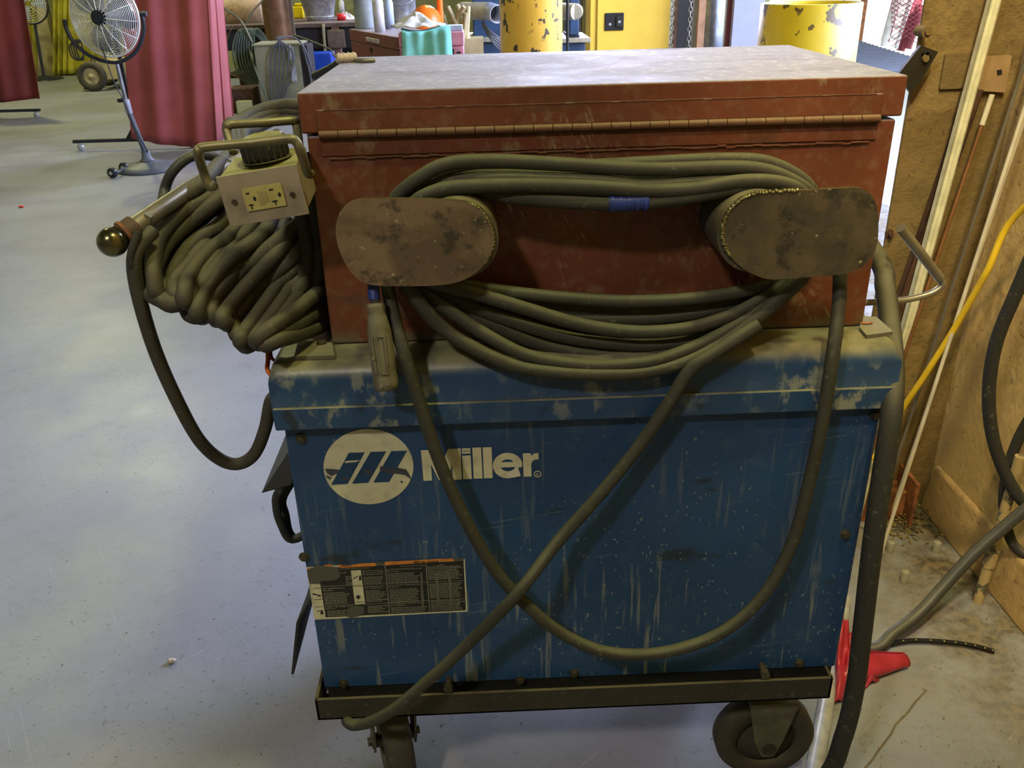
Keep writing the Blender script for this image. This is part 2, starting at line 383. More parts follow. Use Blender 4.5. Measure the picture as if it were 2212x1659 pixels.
M['ydrum'] = chipped('chipped_yellow_drum_paint', (.60, .43, .010), (.10, .065, .01), .585, 12)
M['brownbox'] = dusty('brown_toolbox_enamel', (.17, .055, .03), (.30, .26, .28), .8, .45, 0, 8, g=.2)
M['pink'] = flat('pink_toolbox_enamel', (.62, .27, .36), .5)
M['teal'] = flat('teal_cotton', (.20, .58, .54), .85, 0, .25, 8, .1)
M['white_cloth'] = flat('white_cotton', (.62, .62, .58), .9, 0, .2, 20)
M['galv'] = flat('galvanised_steel', (.52, .54, .58), .35, .35, .35, 22)
M['silver'] = flat('silver_grey_paint', (.36, .38, .45), .4, .3)
M['greypot'] = flat('grey_green_pot_enamel', (.26, .29, .28), .5)
M['label_white'] = flat('white_printed_can', (.66, .66, .68), .4)
M['hat'] = flat('orange_plastic', (.72, .15, .012), .3, 0, .1, 4, 0)
M['machine_blue'] = flat('blue_machine_paint', (.030, .070, .15), .5, 0, .4, 5)
M['machine_dark'] = flat('charcoal_machine_paint', (.045, .05, .075), .5, 0, .4, 6)
M['tanpipe'] = flat('bare_tan_pipe', (.40, .36, .26), .5, .3)
M['copper_pipe'] = flat('brown_duct', (.24, .13, .07), .35, .5, .4, 5)  # coppery brown of the pipe itself
M['benchwood'] = flat('old_bench_wood', (.14, .10, .075), .8, 0, .4, 8)
M['woodbrown'] = flat('brown_wooden_post', (.25, .14, .09), .75, 0, .35, 8)
M['olive_box'] = flat('olive_grey_cabinet_paint', (.24, .24, .155), .6, 0, .3, 5)
M['greenhose'] = flat('green_grey_hose', (.12, .155, .12), .5)
M['greyhose'] = flat('slate_hose', (.10, .105, .13), .5)
M['plywood'] = flat('plywood_edge', (.48, .27, .15), .7)
M['lav'] = flat('lavender_grey_panel', (.28, .29, .42), .45, 0, .15, 3)
M['sheet'] = flat('shiny_wrapped_sheet', (.34, .40, .50), .25, .5, .5, 6)
M['redpost'] = flat('dark_red_post', (.16, .03, .035), .5)
M['chain'] = flat('chain_steel', (.26, .25, .20), .45, .7)
M['brownpipe'] = flat('brown_jamb', (.08, .05, .03), .7)
M['royal'] = flat('royal_blue_plastic', (.01, .06, .42), .4)
M['bright_yellow'] = flat('bright_yellow_plastic', (.80, .62, .01), .4)
M['red'] = flat('bright_red_plastic', (.75, .03, .03), .4)
M['palebox'] = flat('pale_yellow_junction_box', (.42, .42, .22), .6)
M['redframe'] = flat('maroon_trailer_steel', (.22, .03, .05), .6)
M['white'] = flat('white_painted_rail', (.75, .75, .75), .6)
M['paleblue'] = flat('pale_blue_plastic', (.42, .52, .68), .5)
M['peach'] = flat('peach_cylinder_paint', (.50, .35, .24), .6)
M['roller'] = flat('dark_roller_steel', (.015, .02, .03), .5, .2)

# ------------------------------------------------------------------ the room
obj('floor', MB().box(-9.6, 2.62, -6, 16, -.15, 0), M['floor'], kind='structure', at=(0, 0, 0))
obj('ground', MB().box(2.62, 60, -40, 60, -.16, -.01), M['ground'], kind='structure', at=(0, 0, 0))
obj('wall_back', MB().box(-9.6, 2.62, 15.2, 15.4, 0, 6), M['backwall'], kind='structure')
obj('wall_left', MB().box(-9.8, -9.6, -6, 15.4, 0, 6), M['backwall'], kind='structure')
obj('wall_front', MB().box(-9.6, 2.62, -6.2, -6, 0, 6), M['backwall'], kind='structure')
obj('ceiling', MB().box(-9.8, 2.62, -6.2, 15.4, 6, 6.2), M['dark'], kind='structure')
WX = 1.235
obj('wall_right', MB().box(WX, 1.50, -6, 1.0, 0, 6), M['wall'], kind='structure')
obj('wall_return', MB().box(WX, 2.62, 1.0, 1.25, 0, 6), M['wall'], kind='structure')
obj('wall_door', MB().box(2.4, 2.62, 7.6, 15.2, 0, 6).box(2.4, 2.62, 1.25, 7.6, 4.6, 6), M['backwall'], kind='structure')
kb = MB()
kb.prism([(WX-.03, .99, 0), (WX, .99, 0), (WX, .99, .155), (WX-.012, .99, .145)], (0, -3.4, 0))
obj('trim_1', kb, M['kerb'], kind='structure', bevel=.006)

# steel column that carries the door jamb
col = MB()
col.box(.965, 1.225, 1.0, 1.014, .0, 6).box(1.13, 1.142, 1.014, 1.2, 0, 6)
obj('trim_2', col, M['column'], kind='structure', bevel=.004)
cplates = thing('jamb_plate', 'rusted tan steel packing plate welded on column beside leaning strips', 'plate', UY(2070, 190, 1.0))
pb = MB()
def panel(mb, pts, Y, d=.01, m=0): mb.prism([UY(x, y, Y) for x, y in pts], (0, d, 0), m)
panel(pb, [(2043, 118), (2112, 112), (2104, 190), (2030, 193)], .992)
obj('plate', pb, M['column'], cplates, bevel=.002)
pb = MB(); panel(pb, [(2122, 122), (2186, 120), (2172, 200), (2112, 196)], .985, .012)
panel(pb, [(2154, 152), (2164, 150), (2165, 160), (2155, 162)], .983, .002, 1)
obj('hole_plate', pb, [flat('peach_primer_plate', (.34, .22, .11), .7), M['slot']], cplates, bevel=.001)
# dark pivot bracket with its bolts
br = thing('pivot_bracket', 'dark steel pivot bracket bolted to column at chest corner', 'bracket', UY(1990, 140, .97))
b = MB(); panel(b, [(1990, 98), (2027, 112), (1985, 182), (1966, 200), (1941, 160)], .955, .012)
obj('bracket_arm', b, M['black_bolt'], br, bevel=.002)
for (x, y, r_) in [(1998, 126, .0085), (2003, 69, .0075)]:
    p = UY(x, y, .955); b = MB().cyl(p+V(0, -.008, 0), p+V(0, .045, 0), r_, n=6)
    b.cyl(p+V(0, .0, 0), p+V(0, .045, 0), r_*1.7, n=20)
    obj('bolt', b, M['column'], br)
q = UY(1922, 505, .995)
obj('door_stop_bolt', MB().cyl(q, q+V(0, .006, 0), .012, n=6).cyl(q+V(0, -.012, 0), q, .006, n=12), M['rust_dark'], label='small rusty bolt on tan column behind bent steel bar', cat='bolt')
# rusty base plates at the foot of the column
rb = MB()
a = UZ(1935, 1128, 0)
rb.obox((1.0, .93, 0), (.13, 0, 0), (0, .07, 0), (0, 0, .10)); rb.obox((1.12, .885, 0), (.012, 0, 0), (0, .115, 0), (0, 0, .155))
obj('column_foot', rb, M['rust'], label='rusted orange angle bracket at foot of tan column', cat='bracket', bevel=.002)

# ------------------------------------------------------------------ cart under the welder
XL, XR, D = -.4097, .5292, .58
ZB, ZT = .3439, .9094
FY = -.03
zf0 = (UY(690, 1557, FY)[2]+UY(1797, 1508, FY)[2])/2; zf1 = (UY(685, 1514, FY)[2]+UY(1797, 1463, FY)[2])/2
fx0 = UY(683, 1535, FY)[0]; fx1 = UY(1797, 1485, FY)[0]
cart = thing('cart', 'greasy black angle-iron cart on casters under the blue welder', 'cart', ((XL+XR)/2, D/2, 0))
b = MB()
b.box(fx0, fx1, FY, FY+.006, zf0, zf1); b.box(fx0, fx1, FY, FY+.06, zf0, zf0+.006)
b.box(fx0, fx1, D+.03, D+.036, zf0, zf1); b.box(fx0, fx0+.006, FY, D+.036, zf0, zf1); b.box(fx1-.006, fx1, FY, D+.036, zf0, zf1)
b.box(fx0, fx1, D-.03, D+.036, zf0, zf0+.006)
for x in (fx0+.1, (fx0+fx1)/2, fx1-.16): b.box(x, x+.05, FY+.006, D+.03, zf0+.006, zf0+.012)
obj('angle_frame', b, M['frame'], cart, bevel=.0015)
for px in (968, 1655):
    p = UY(px, 1492 if px < 1000 else 1462, FY-.0)
    p.y = FY+.012
    obj('bolt', MB().cyl(p+V(0, -.01, 0), p, .009, n=6).cyl(p, p+V(0, .02, 0), .006, n=12), M['bolt'], cart)
def caster(cx, cyy, turned, r=.1, wdt=.05, nm='caster'):
    "wheel with fork; turned = axle along x"
    ax = V(math.cos(turned), math.sin(turned), 0); rd = V(-math.sin(turned), math.cos(turned), 0)
    c = V(cx, cyy, r)
    wh = MB(); h = wdt/2
    wh.lathe([(r*.60, -h*.55), (r*.62, -h), (r*.92, -h), (r, -h*.6), (r, h*.6), (r*.92, h), (r*.62, h), (r*.60, h*.55)], c, ax, 40)
    root = obj('caster_wheel', wh, M['tyre'], cart)
    hub = MB().lathe([(.012, -h*.7), (.02, -h*.9), (r*.35, -h*.5), (r*.62, -h*.62), (r*.62, h*.62), (r*.35, h*.5), (.02, h*.9), (.012, h*.7)], c, ax, 32)
    obj('hub', hub, M['tyre'], root)
    fk = MB()
    for s in (-1, 1):
        o = c+ax*(s*(h+.012))
        poly = [o+rd*-.012+V(0, 0, -.022), o+rd*.012+V(0, 0, -.022), o+rd*.030+V(0, 0, .02), o+rd*.048+V(0, 0, .115), o+rd*-.048+V(0, 0, .115), o+rd*-.026+V(0, 0, .02)]
        fk.prism(poly, ax*.005*s)
    t = c+V(0, 0, .115)
    fk.obox(t-ax*(h+.018)-rd*.048, ax*(2*h+.036), rd*.096, V(0, 0, .006)); fk.cyl(t, V(t.x, t.y, zf0), .03)
    fk.obox(V(t.x-.05, t.y-.05, zf0-.007), V(.1, 0, 0), V(0, .1, 0), V(0, 0, .008))
    f = obj('fork', fk, M['bracket'], cart, bevel=.001)
    obj('axle_bolt', MB().cyl(c-ax*(h+.026), c+ax*(h+.026), .009, n=6).cyl(c-ax*(h+.019), c+ax*(h+.019), .015, n=20), M['bolt'], f)
pr = UY(1668, 1612, .02)
caster(pr.x, .075, PI/2, .1, .048)
caster(UY(845, 1590, .08).x, .11, .28, .1, .055)
caster(pr.x, .50, .1, .1, .05)
caster(UY(835, 1590, .08).x, .50, .2, .1, .05)

# ------------------------------------------------------------------ the blue welding machine
wm = thing('welding_machine', 'large worn blue welding power source with white oval emblem on black cart', 'welding machine', ((XL+XR)/2, D/2, zf0+.012))
obj('side_panel', MB().box(XL, XR, 0, D, ZB, ZT), M['blue'], wm, bevel=.004)
obj('base_skirt', MB().box(XL+.004, XR-.004, .004, D-.004, zf0+.012, ZB+.002), M['skirt'], wm, bevel=.002)
CZ0, CZ1 = .893, .9935
cx0, cx1 = XL-.010, XR+.012
b = MB()
r = .028; yf = -.012; n = 8
prof = [(D+.005, CZ0), (yf, CZ0), (yf-.003, CZ0+.03), (yf-.001, CZ0+.034)]
prof += [(yf+r-r*math.cos(PI/2*i/n), CZ1-r+r*math.sin(PI/2*i/n)) for i in range(n+1)]
prof += [(D+.005, CZ1)]
def endring(x, ins): return [V(x, y + (ins if y < .1 else 0), z - (0)) for y, z in prof]
k = len(prof)
rings = [(cx0, 0, .018), (cx0+.004, 0, .006), (cx0+.014, 0, 0), (cx1-.014, 0, 0), (cx1-.004, 0, .006), (cx1, 0, .018)]
vs_, fs_ = [], []
for x, _, dz in rings:
    for (y, z) in prof:
        zz = z-dz*max(0, (z-(CZ1-.03))/.03) if z > CZ1-.03 else z
        vs_.append(V(x, y, zz))
for i in range(len(rings)-1):
    for j in range(k): fs_.append((i*k+j, i*k+(j+1) % k, (i+1)*k+(j+1) % k, (i+1)*k+j))
b.add(vs_, fs_, 0, True); b.add(vs_[:k], [tuple(range(k))]); b.add(vs_[-k:], [tuple(range(k))[::-1]])
cov = obj('top_cover', b, M['band'], wm)
bead = None; MB().tube([UY(592, 866, yf-.002), UY(1240, 838, yf-.002), UY(1930, 812, yf-.002)], .0016, 6)
(lambda *a: None)('cover_bead', bead, flat('worn_edge_steel', (.26, .25, .17), .5, .3), wm)
b = MB(); b.box(cx0+.002, cx1-.002, yf-.0075, yf-.001, CZ0-.003, CZ0+.034)
obj('lower_lip', b, M['band'], wm, bevel=.002)
for px, py in [(650, 946), (657, 1202), (742, 1475), (1124, 1446+22), (1240, 1452), (1726, 1431), (1825, 1153), (1904, 895), (1925, 830)]:
    p = UY(px, py, 0); p.x = min(p.x, XR-.01)
    hx = MB().cyl(p+V(0, -.007, 0), p, .0062, n=6).cyl(p+V(0, -.0022, 0), p+V(0, .0, 0), .0088, n=20)
    obj('panel_screw', hx, M['bolt'], wm)

# emblem and lettering, flat decals on the front
def lp(cx, cy): return (690+cx*.23508, 900+cy*.23508)
def decal(mb, pts, lift, m=0): mb.prism([UY(*lp(x, y), -lift) for x, y in pts], (0, .0003, 0), m)
e = MB()
ell = [(451+413*math.cos(2*PI*i/72), 459+346*math.sin(2*PI*i/72)) for i in range(72)]
decal(e, ell, .0008)
for p4 in ([(270, 333), (415, 328), (258, 618), (108, 626)], [(470, 325), (613, 320), (448, 608), (300, 616)], [(660, 318), (805, 313), (640, 600), (495, 606)]):
    decal(e, p4, .0014, 1)
decal(e, [(52, 480), (120, 482), (178, 488), (168, 520), (110, 545), (70, 520)], .0018, 2)
decal(e, [(560, 455), (640, 478), (720, 470), (800, 488), (830, 540), (848, 582), (820, 560), (780, 535), (690, 522), (600, 515), (555, 500)], .0018, 2)
decal(e, [(60, 540), (110, 560), (100, 580), (66, 560)], .0018, 2); decal(e, [(210, 560), (265, 555), (250, 590), (215, 585)], .0018, 2)
decal(e, [(400, 490), (470, 485), (490, 520), (455, 545), (420, 520)], .0018, 2)
decal(e, [(232, 410), (290, 405), (372, 400), (340, 416), (240, 426)], .0018, 0)
decal(e, [(745, 592), (766, 594), (764, 610), (748, 608)], .0018, 2)
obj('emblem', e, [M['cream'], M['navy'], M['machine_dark']], wm)
L = MB()
decal(L, [(932, 310), (1045, 306), (1125, 450), (1180, 298), (1298, 292), (1308, 578), (1228, 580), (1218, 440), (1168, 583), (1100, 585), (1025, 440), (1035, 587), (957, 590)], .0008)
decal(L, [(1310, 292), (1387, 290), (1388, 338), (1311, 342)], .0008); decal(L, [(1312, 360), (1390, 356), (1400, 572), (1322, 575)], .0008)
for cx in (1325, 1350, 1372): decal(L, [(cx, 312), (cx+9, 312), (cx+9, 322), (cx, 322)], .0013, 2)
decal(L, [(1405, 286), (1485, 284), (1500, 568), (1418, 570)], .0008); decal(L, [(1500, 283), (1582, 281), (1592, 565), (1512, 567)], .0008)
decal(L, [(1730+136*math.cos(2*PI*i/40), 450+117*math.sin(2*PI*i/40)) for i in range(40)], .0008)
decal(L, [(1728+66*math.cos(2*PI*i/30), 447+54*math.sin(2*PI*i/30)) for i in range(30)], .0013, 1)
decal(L, [(1655, 420), (1860, 414), (1862, 462), (1655, 468)], .0018, 0)
decal(L, [(1762, 474), (1870, 466), (1862, 505), (1790, 512)], .0018, 1)
decal(L, [(1720, 530), (1760, 505), (1800, 470), (1820, 440), (1835, 500), (1850, 545), (1790, 560), (1740, 560)], .0022, 3)
decal(L, [(1868, 338), (1940, 336), (1945, 362), (1975, 340), (2012, 334), (2015, 392), (1965, 400), (1946, 432), (1950, 550), (1878, 553)], .0008)
ring = [(2005+34*math.cos(2*PI*i/24), 528+30*math.sin(2*PI*i/24)) for i in range(24)]; decal(L, ring, .0008)
ring = [(2005+25*math.cos(2*PI*i/24), 528+22*math.sin(2*PI*i/24)) for i in range(24)]; decal(L, ring, .0013, 1)
L.text('R', UY(*lp(1992, 545), -.0018), (1, 0, 0), (0, 0, 1), .0075, 0)
obj('lettering', L, [M['cream'], M['navy'], M['machine_dark'], flat('torn_white_paper', (.6, .58, .5), .8)], wm, label='pale raised-white block lettering beside the emblem')

# warning sticker
def sp(cx, cy): return (650+cx*.17179, 1180+cy*.17179)
def sq(mb, x0, y0, x1, y1, lift, m=0):
    "rectangle in sticker crop units; the sticker leans with the panel so rows follow its slope"
    f = lambda x, y: UY(*sp(x, y), -lift)
    mb.prism([f(*p) for p in ((x0, y0), (x1, y0-(x1-x0)*.044), (x1+(y1-y0)*.05, y1-(x1-x0)*.044), (x0+(y1-y0)*.12, y1))], (0, .0002, 0), m)
S = MB()
S.prism([UY(*sp(*p), -.0007) for p in ((70, 265), (2060, 160), (2095, 822), (170, 925))], (0, .0004, 0), 0)
S.prism([UY(*sp(*p), -.0010) for p in ((85, 285), (2045, 185), (2075, 805), (185, 900))], (0, .0002, 0), 1)
def q4(pts, lift, m): S.prism([UY(*sp(*p), -lift) for p in pts], (0, .0002, 0), m)
q4([(82, 272), (205, 265), (212, 285), (86, 292)], .0014, 2); q4([(290, 238), (385, 232), (388, 272), (250, 280)], .0014, 2)
q4([(458, 232), (600, 238), (690, 228), (740, 218), (925, 208), (948, 248), (500, 272)], .0014, 2)
q4([(1056, 196), (1900, 152), (1935, 188), (1060, 240)], .0014, 2)
q4([(120, 470), (240, 462), (312, 900), (185, 905)], .0014, 0); q4([(628, 306), (752, 300), (808, 722), (680, 732)], .0014, 0)
for a_, b_ in (((145, 528), (252, 522)), ((160, 670), (270, 664)), ((172, 762), (285, 756)), ((655, 500), (780, 494)), ((690, 700), (800, 695))):
    q4([a_, b_, (b_[0], b_[1]+5), (a_[0], a_[1]+5)], .0018, 1)
# pictograms
def star(cx, cy, rr, kk): q4([(cx+(rr if i % 2 else rr*.45)*math.cos(2*PI*i/kk), cy+(rr if i % 2 else rr*.45)*math.sin(2*PI*i/kk)) for i in range(kk)], .0018, 1)
star(720, 640, 40, 12)
q4([(735, 365), (755, 370), (762, 425), (728, 430)], .0018, 1); q4([(655, 405), (715, 372), (718, 380), (660, 415)], .0018, 1)
q4([(150, 590), (250, 620), (250, 635), (150, 605)], .0018, 1); star(160, 602, 18, 8); star(235, 622, 18, 8)
star(262, 818, 26, 8); q4([(245, 830), (280, 828), (282, 858), (248, 858)], .0018, 1); q4([(200, 815), (235, 808), (236, 818), (202, 824)], .0018, 1)
# rules
q4([(1052, 240), (1062, 240), (1122, 855), (1112, 855)], .0014, 3); q4([(1568, 222), (1576, 222), (1625, 825), (1617, 825)], .0014, 3)
for a_, b_ in (((255, 505), (1090, 468)), ((1090, 470), (2055, 430)), ((300, 742), (680, 735)), ((690, 735), (1105, 712)), ((1105, 710), (2065, 655))):
    q4([a_, b_, (b_[0], b_[1]+3), (a_[0], a_[1]+3)], .0014, 3)
def tx(s_, cx, cy, h, wd, m=3, bold=.015):
    o_ = UY(*sp(cx, cy), -.0020); e_ = UY(*sp(cx+wd, cy-wd*.045), -.0020); d = (e_-o_)
    S.text(s_, o_, d, (-.0, 0, 1), h*.17179*.00085, m, bold=bold, width=d.length)
tx('WARNING', 505, 258, 30, 130, 1); tx('MISE EN GARDE', 1420, 214, 34, 315, 1, .03)
tx('Do not remove, destroy or cover this label', 490, 292, 22, 370); tx('Ne pas enlever, détruire ni couvrir', 1250, 256, 22, 310)
tx('SHOCK can kill.', 420, 345, 26, 150); tx('ARC RAYS can burn', 768, 318, 26, 260); tx('eyes and skin; NOISE', 770, 342, 26, 270); tx('can damage hearing.', 772, 364, 26, 262)
tx('ARC WELDING can be', 270, 542, 26, 280); tx('hazardous.', 275, 566, 26, 130); tx('WELDING can cause', 800, 514, 26, 250); tx('fire or explosion.', 802, 536, 26, 220)
tx('FUMES AND GASES can be', 305, 772, 26, 350); tx('hazardous.', 308, 794, 26, 130)
tx('Les CHOCS ELECTRIQUES peuvent', 1072, 302, 26, 450); tx('être mortels.', 1075, 324, 26, 160)
tx("LE SOUDAGE A L'ARC peut être", 1098, 500, 26, 400); tx('dangereux.', 1100, 522, 26, 130)
tx('LES VAPEURS ET LES GAZ peuvent', 1125, 732, 26, 430); tx('être dangereux.', 1127, 754, 26, 200)
# fine print too small to read: broken pale rows
def rows(x0, x1, y0, y1, sk, st=19):
    y = y0
    while y < y1:
        xx = x0+(y-y0)*sk; end = x1-R.random()*70
        while xx < end:
            wl = R.uniform(18, 55)
            q4([(xx, y-(xx-x0)*.045), (xx+wl, y-(xx+wl-x0)*.045), (xx+wl, y+6.5-(xx+wl-x0)*.045), (xx, y+6.5-(xx-x0)*.045)], .0014, 3); xx += wl+7
        y += st
rows(560, 620, 380, 480, .1); rows(285, 600, 590, 735, .14); rows(330, 600, 815, 890, .14)
rows(785, 1045, 390, 480, .1); rows(812, 1060, 560, 700, .1); rows(840, 1085, 755, 850, .1)
rows(1085, 1480, 345, 460, .1); rows(1110, 1490, 545, 700, .1); rows(1135, 1560, 775, 845, .1)
rows(1590, 2020, 262, 430, .08); rows(1612, 2030, 475, 650, .08); rows(1635, 2050, 690, 815, .08)
# torn and smeared patches
q4([(75, 300), (210, 240), (470, 265), (500, 380), (430, 430), (245, 440), (230, 475), (110, 470), (85, 380)], .0024, 4)
q4([(600, 775), (700, 745), (800, 760), (790, 840), (720, 880), (620, 900), (560, 880)], .0024, 4)
q4([(1655, 250), (1780, 220), (1840, 260), (1800, 300), (1680, 300)], .0024, 4); q4([(925, 200), (1055, 185), (1056, 228), (950, 236)], .0018, 4)
q4([(1905, 150), (2045, 148), (2048, 185), (1935, 190)], .0018, 4)
for x0, x1_ in ((1690, 1740), (1850, 1905), (1500, 1545)):
    q4([(x0, 330), (x0+28, 330), (x1_-10, 520), (x1_+8, 700), (x1_-14, 815), (x1_-34, 640), (x0+6, 480)], .0024, 5)
obj('warning_sticker', S, [M['cream'], M['stick_black'], M['orange'], M['ink'], M['grime'], flat('smeared_grey_drip', (.10, .10, .075), .8)], wm, label='black and orange warning sticker in two languages, torn at its corner')

# lids over the output terminals on the left end
b = MB()
b.prism([UX(*p, XL-.002) if False else V(XL-.002, y, z) for y, z, p in ((.06, .80, (0, 0)), (.26, .80, (0, 0)), (.26, .74, (0, 0)), (.06, .74, (0, 0)))], (-.004, 0, 0))
f1 = [UY(604, 950, .06), UY(568, 1058, .03), UY(612, 1036, .03)]
p1, p2, p3 = f1
b = MB().prism([V(XL, .05, p1.z), V(XL, .22, p1.z), V(p2.x, .22, p2.z), V(p2.x, .02, p2.z), V(XL-.012, .02, p2.z+.012)], (.004, 0, .002))
obj('terminal_cover', b, M['black'], wm, label='upper black terminal cover hinged open')
q1, q2, q3 = UY(657, 1270, .05), UY(640, 1345, .05), UY(629, 1457, .05)
b = MB().prism([V(XL, .05, q1.z), V(XL, .25, q1.z), V(q2.x-.0, .25, q2.z), V(q3.x, .25, q3.z), V(q3.x, .05, q3.z), V(q2.x, .05, q2.z)], (.005, 0, 0))
obj('terminal_cover', b, M['rubber'], wm, label='lower black terminal cover flap')
b = MB().tube(catmull([V(XL+.005, .10, .78), UY(604, 1060, .1), UY(598, 1095, .1), UY(607, 1130, .1), UY(632, 1165, .11), V(XL+.005, .12, .62)]), .008, 10)
b.tube(catmull([V(XL+.005, .12, .76), UY(615, 1070, .12), UY(618, 1110, .12), UY(636, 1160, .12), V(XL+.01, .13, .60)]), .006, 10)
obj('terminal_cable', b, M['rubber'], wm)
b = MB().tube(catmull([UY(577, 745, .12), UY(579, 775, .1), UY(581, 805, .08), V(XL-.002, .08, .92)]), .004, 8, 0)
b.tube(catmull([UY(586, 745, .12), UY(588, 775, .1), V(XL-.004, .1, .95)]), .003, 8, 1)
obj('control_wires', b, [M['hat'], M['redcloth']], wm)

# ------------------------------------------------------------------ the red-brown chest on top
cL, cR, Yc, z0, z1, z2, Yb = -.3328, .5082, .0671, .9945, 1.316, 1.3726, .5784
ch = thing('tool_chest', 'long rust-red steel chest with dusty grey lid bolted on the blue welder', 'chest', ((cL+cR)/2, (Yc+Yb)/2, z0))
b = MB().box(cL, cR, Yc, Yb, z0, z1-.003)
obj('body', b, M['chest'], ch, bevel=.004)
b = MB().box(cL-.006, cR+.006, Yc-.003, Yb+.006, z1+.001, z2)
obj('lid', b, M['chest'], ch, bevel=.003)
hz = z1-.001; hx0, hx1 = UY(690, 290, Yc).x, UY(1897, 258, Yc).x
b = MB(); nk = 29; wk = (hx1-hx0)/nk
for i in range(nk): b.cyl((hx0+i*wk+.0005, Yc-.0045, hz), (hx0+(i+1)*wk-.0005, Yc-.0045, hz), .0062, n=14)
obj('hinge_knuckles', b, dusty('dusty_brown_hinge', (.10, .045, .022), (.20, .14, .075), .6, .6, .2, 30), ch)
b = MB().box(hx0, hx1, Yc-.0022, Yc+.001, hz-.030, hz-.004)
obj('hinge_leaf', b, M['chest'], ch, bevel=.001)
b = MB().box(hx0, hx1, Yc-.0050, Yc-.002, hz+.006, hz+.034)
obj('hinge_leaf', b, M['chest'], ch, bevel=.001)
wl = MB(); wl2 = MB()
for i in range(60):
    x = hx0+.01+(hx1-hx0-.02)*i/60
    if True:
        ww = (hx1-hx0)/60*1.04
        wl.obox((x, Yc-.0035, hz-.034+R.uniform(-.001, .001)), (ww, 0, 0), (0, .002, 0), (0, 0, R.uniform(.001, .003)))
    wl2.obox((x, Yc-.0056, hz+.033), (ww, 0, 0), (0, .002, 0), (0, 0, R.uniform(.0008, .0022)))
pw = flat('painted_weld', (.12, .045, .025), .6)
obj('weld_bead', wl, pw, ch, bevel=.0008); obj('weld_bead', wl2, pw, ch, bevel=.0008)
# cable hangers: stadium plate on a short pipe
YP = -.05
def stadium(c0, c1, ra, rb_, n=18):
    "outline around two end circles given as (x, z)"
    c0 = Vector((c0[0], 0, c0[1])); c1 = Vector((c1[0], 0, c1[1])); d = (c1-c0).normalized(); nrm = V(-d.z, 0, d.x)
    pts = [c0+nrm*(ra*math.cos(PI*i/n))-d*(ra*math.sin(PI*i/n)) for i in range(n+1)]
    pts += [c1-nrm*(rb_*math.cos(PI*i/n))+d*(rb_*math.sin(PI*i/n)) for i in range(n+1)]
    return pts
def outline(pxs):
    pts = [UY(x, y, YP) for x, y in pxs]; return catmull(pts, 5, True)
left_px = [(790, 430), (870, 429), (945, 431), (1000, 436), (1040, 456), (1063, 500), (1062, 540), (1040, 578), (1005, 603), (960, 615), (880, 618), (795, 614), (760, 590), (735, 545), (725, 500), (733, 462), (755, 438)]
right_px = [(1760, 410), (1840, 406), (1868, 410), (1888, 430), (1897, 470), (1894, 530), (1875, 565), (1838, 588), (1780, 596), (1700, 602), (1655, 602), (1610, 583), (1575, 550), (1561, 510), (1566, 475), (1590, 440), (1625, 420), (1690, 413)]
for side, pxs, pm, dm, lab in (('l', left_px, M['plate1'], (988, 522), 'brown mottled end plate'), ('r', right_px, M['plate2'], (1640, 507), 'dark end plate with bright weld edge')):
    ol = outline(pxs)
    b = MB().prism([p+V(0, .007, 0) for p in ol], (0, -.007, 0), 1); 
    n_ = len(ol)
    b.add([p+V(0, -.0003, 0) for p in ol], [tuple(range(n_))], 0)
    b.m = [1 if i < n_ else 0 for i in range(len(b.m))]
    hang = obj('cable_hanger', b, [pm, M['edge']], ch, label=lab)
    c = UY(dm[0], dm[1], YP)
    rp = .056
    obj('hanger_pipe', MB().cyl((c.x, YP+.007, c.z), (c.x, Yc+.001, c.z), rp, n=48), dusty('pipe_olive', (.09, .075, .05), (.24, .22, .12), .8, .5, .2, 16), hang)
    wb = MB()
    for i in range(64):
        a_ = 2*PI*i/64
        if R.random() < .8: wb.ball((c.x+math.cos(a_)*(rp+.002), Yc-.001, c.z+math.sin(a_)*(rp+.002)), .005, .003, .005, 8)
    obj('weld_ring', wb, M['chest'], hang)
    tb = MB(); kk = len(ol)
    rng = range(8, 34) if side == 'l' else range(0)
    if side == 'r':
        for i in range(60, 88):
            p = ol[i % kk]
            for q in range(2): tb.ball(p+(ol[(i+1) % kk]-p)*(q/2)+V(R.uniform(-.001, .001), .002, R.uniform(-.001, .001)), .0035, .005, .0028, 8)
    else:
        for i in range(16, 34):
            p = ol[i % kk]
            for q in range(3): tb.ball(p+(ol[(i+1) % kk]-p)*(q/3)+V(R.uniform(-.0006, .0006), .003, R.uniform(-.0006, .0006)), .0028, .004, .0020, 8)
    obj('weld_edge', tb, M['edge'], hang)
# mounting tabs on the cover
def tab(pxs, z, lab=None):
    b = MB().prism([UZ(x, y, z) for x, y in pxs], (0, 0, -.006))
    t = obj('mounting_tab', b, M['bracket'], ch, bevel=.001)
    return t
t1 = tab([(645, 734), (717, 740), (722, 768), (635, 770)], CZ1+.0065)
p = UZ(695, 742, CZ1+.0065); obj('tab_bolt', MB().cyl(p, p+V(0, 0, .004), .008, n=6), M['bolt'], t1)
t2 = tab([(1862, 682), (1893, 684), (1930, 716), (1872, 724), (1857, 707)], CZ1+.0065)
p = UZ(1872, 700, CZ1+.0065); obj('tab_bolt', MB().tube(catmull([p+V(-.008, 0, .002), p+V(0, -.004, .003), p+V(.008, 0, .002)]), .002, 8), M['rust'], t2)
# right end hardware
b = MB().tube(catmull([V(cR+.004, Yc+.05, 1.355), V(cR+.016, Yc+.05, 1.352), V(cR+.018, Yc+.05, 1.325), V(cR+.004, Yc+.05, 1.318)]), .002, 8)
obj('side_ring', b, M['bolt'], ch)
p = UY(1934, 346, Yc+.06); obj('side_knob', MB().cyl((cR, p.y, p.z), (cR+.014, p.y, p.z), .009, n=20), M['black'], ch)

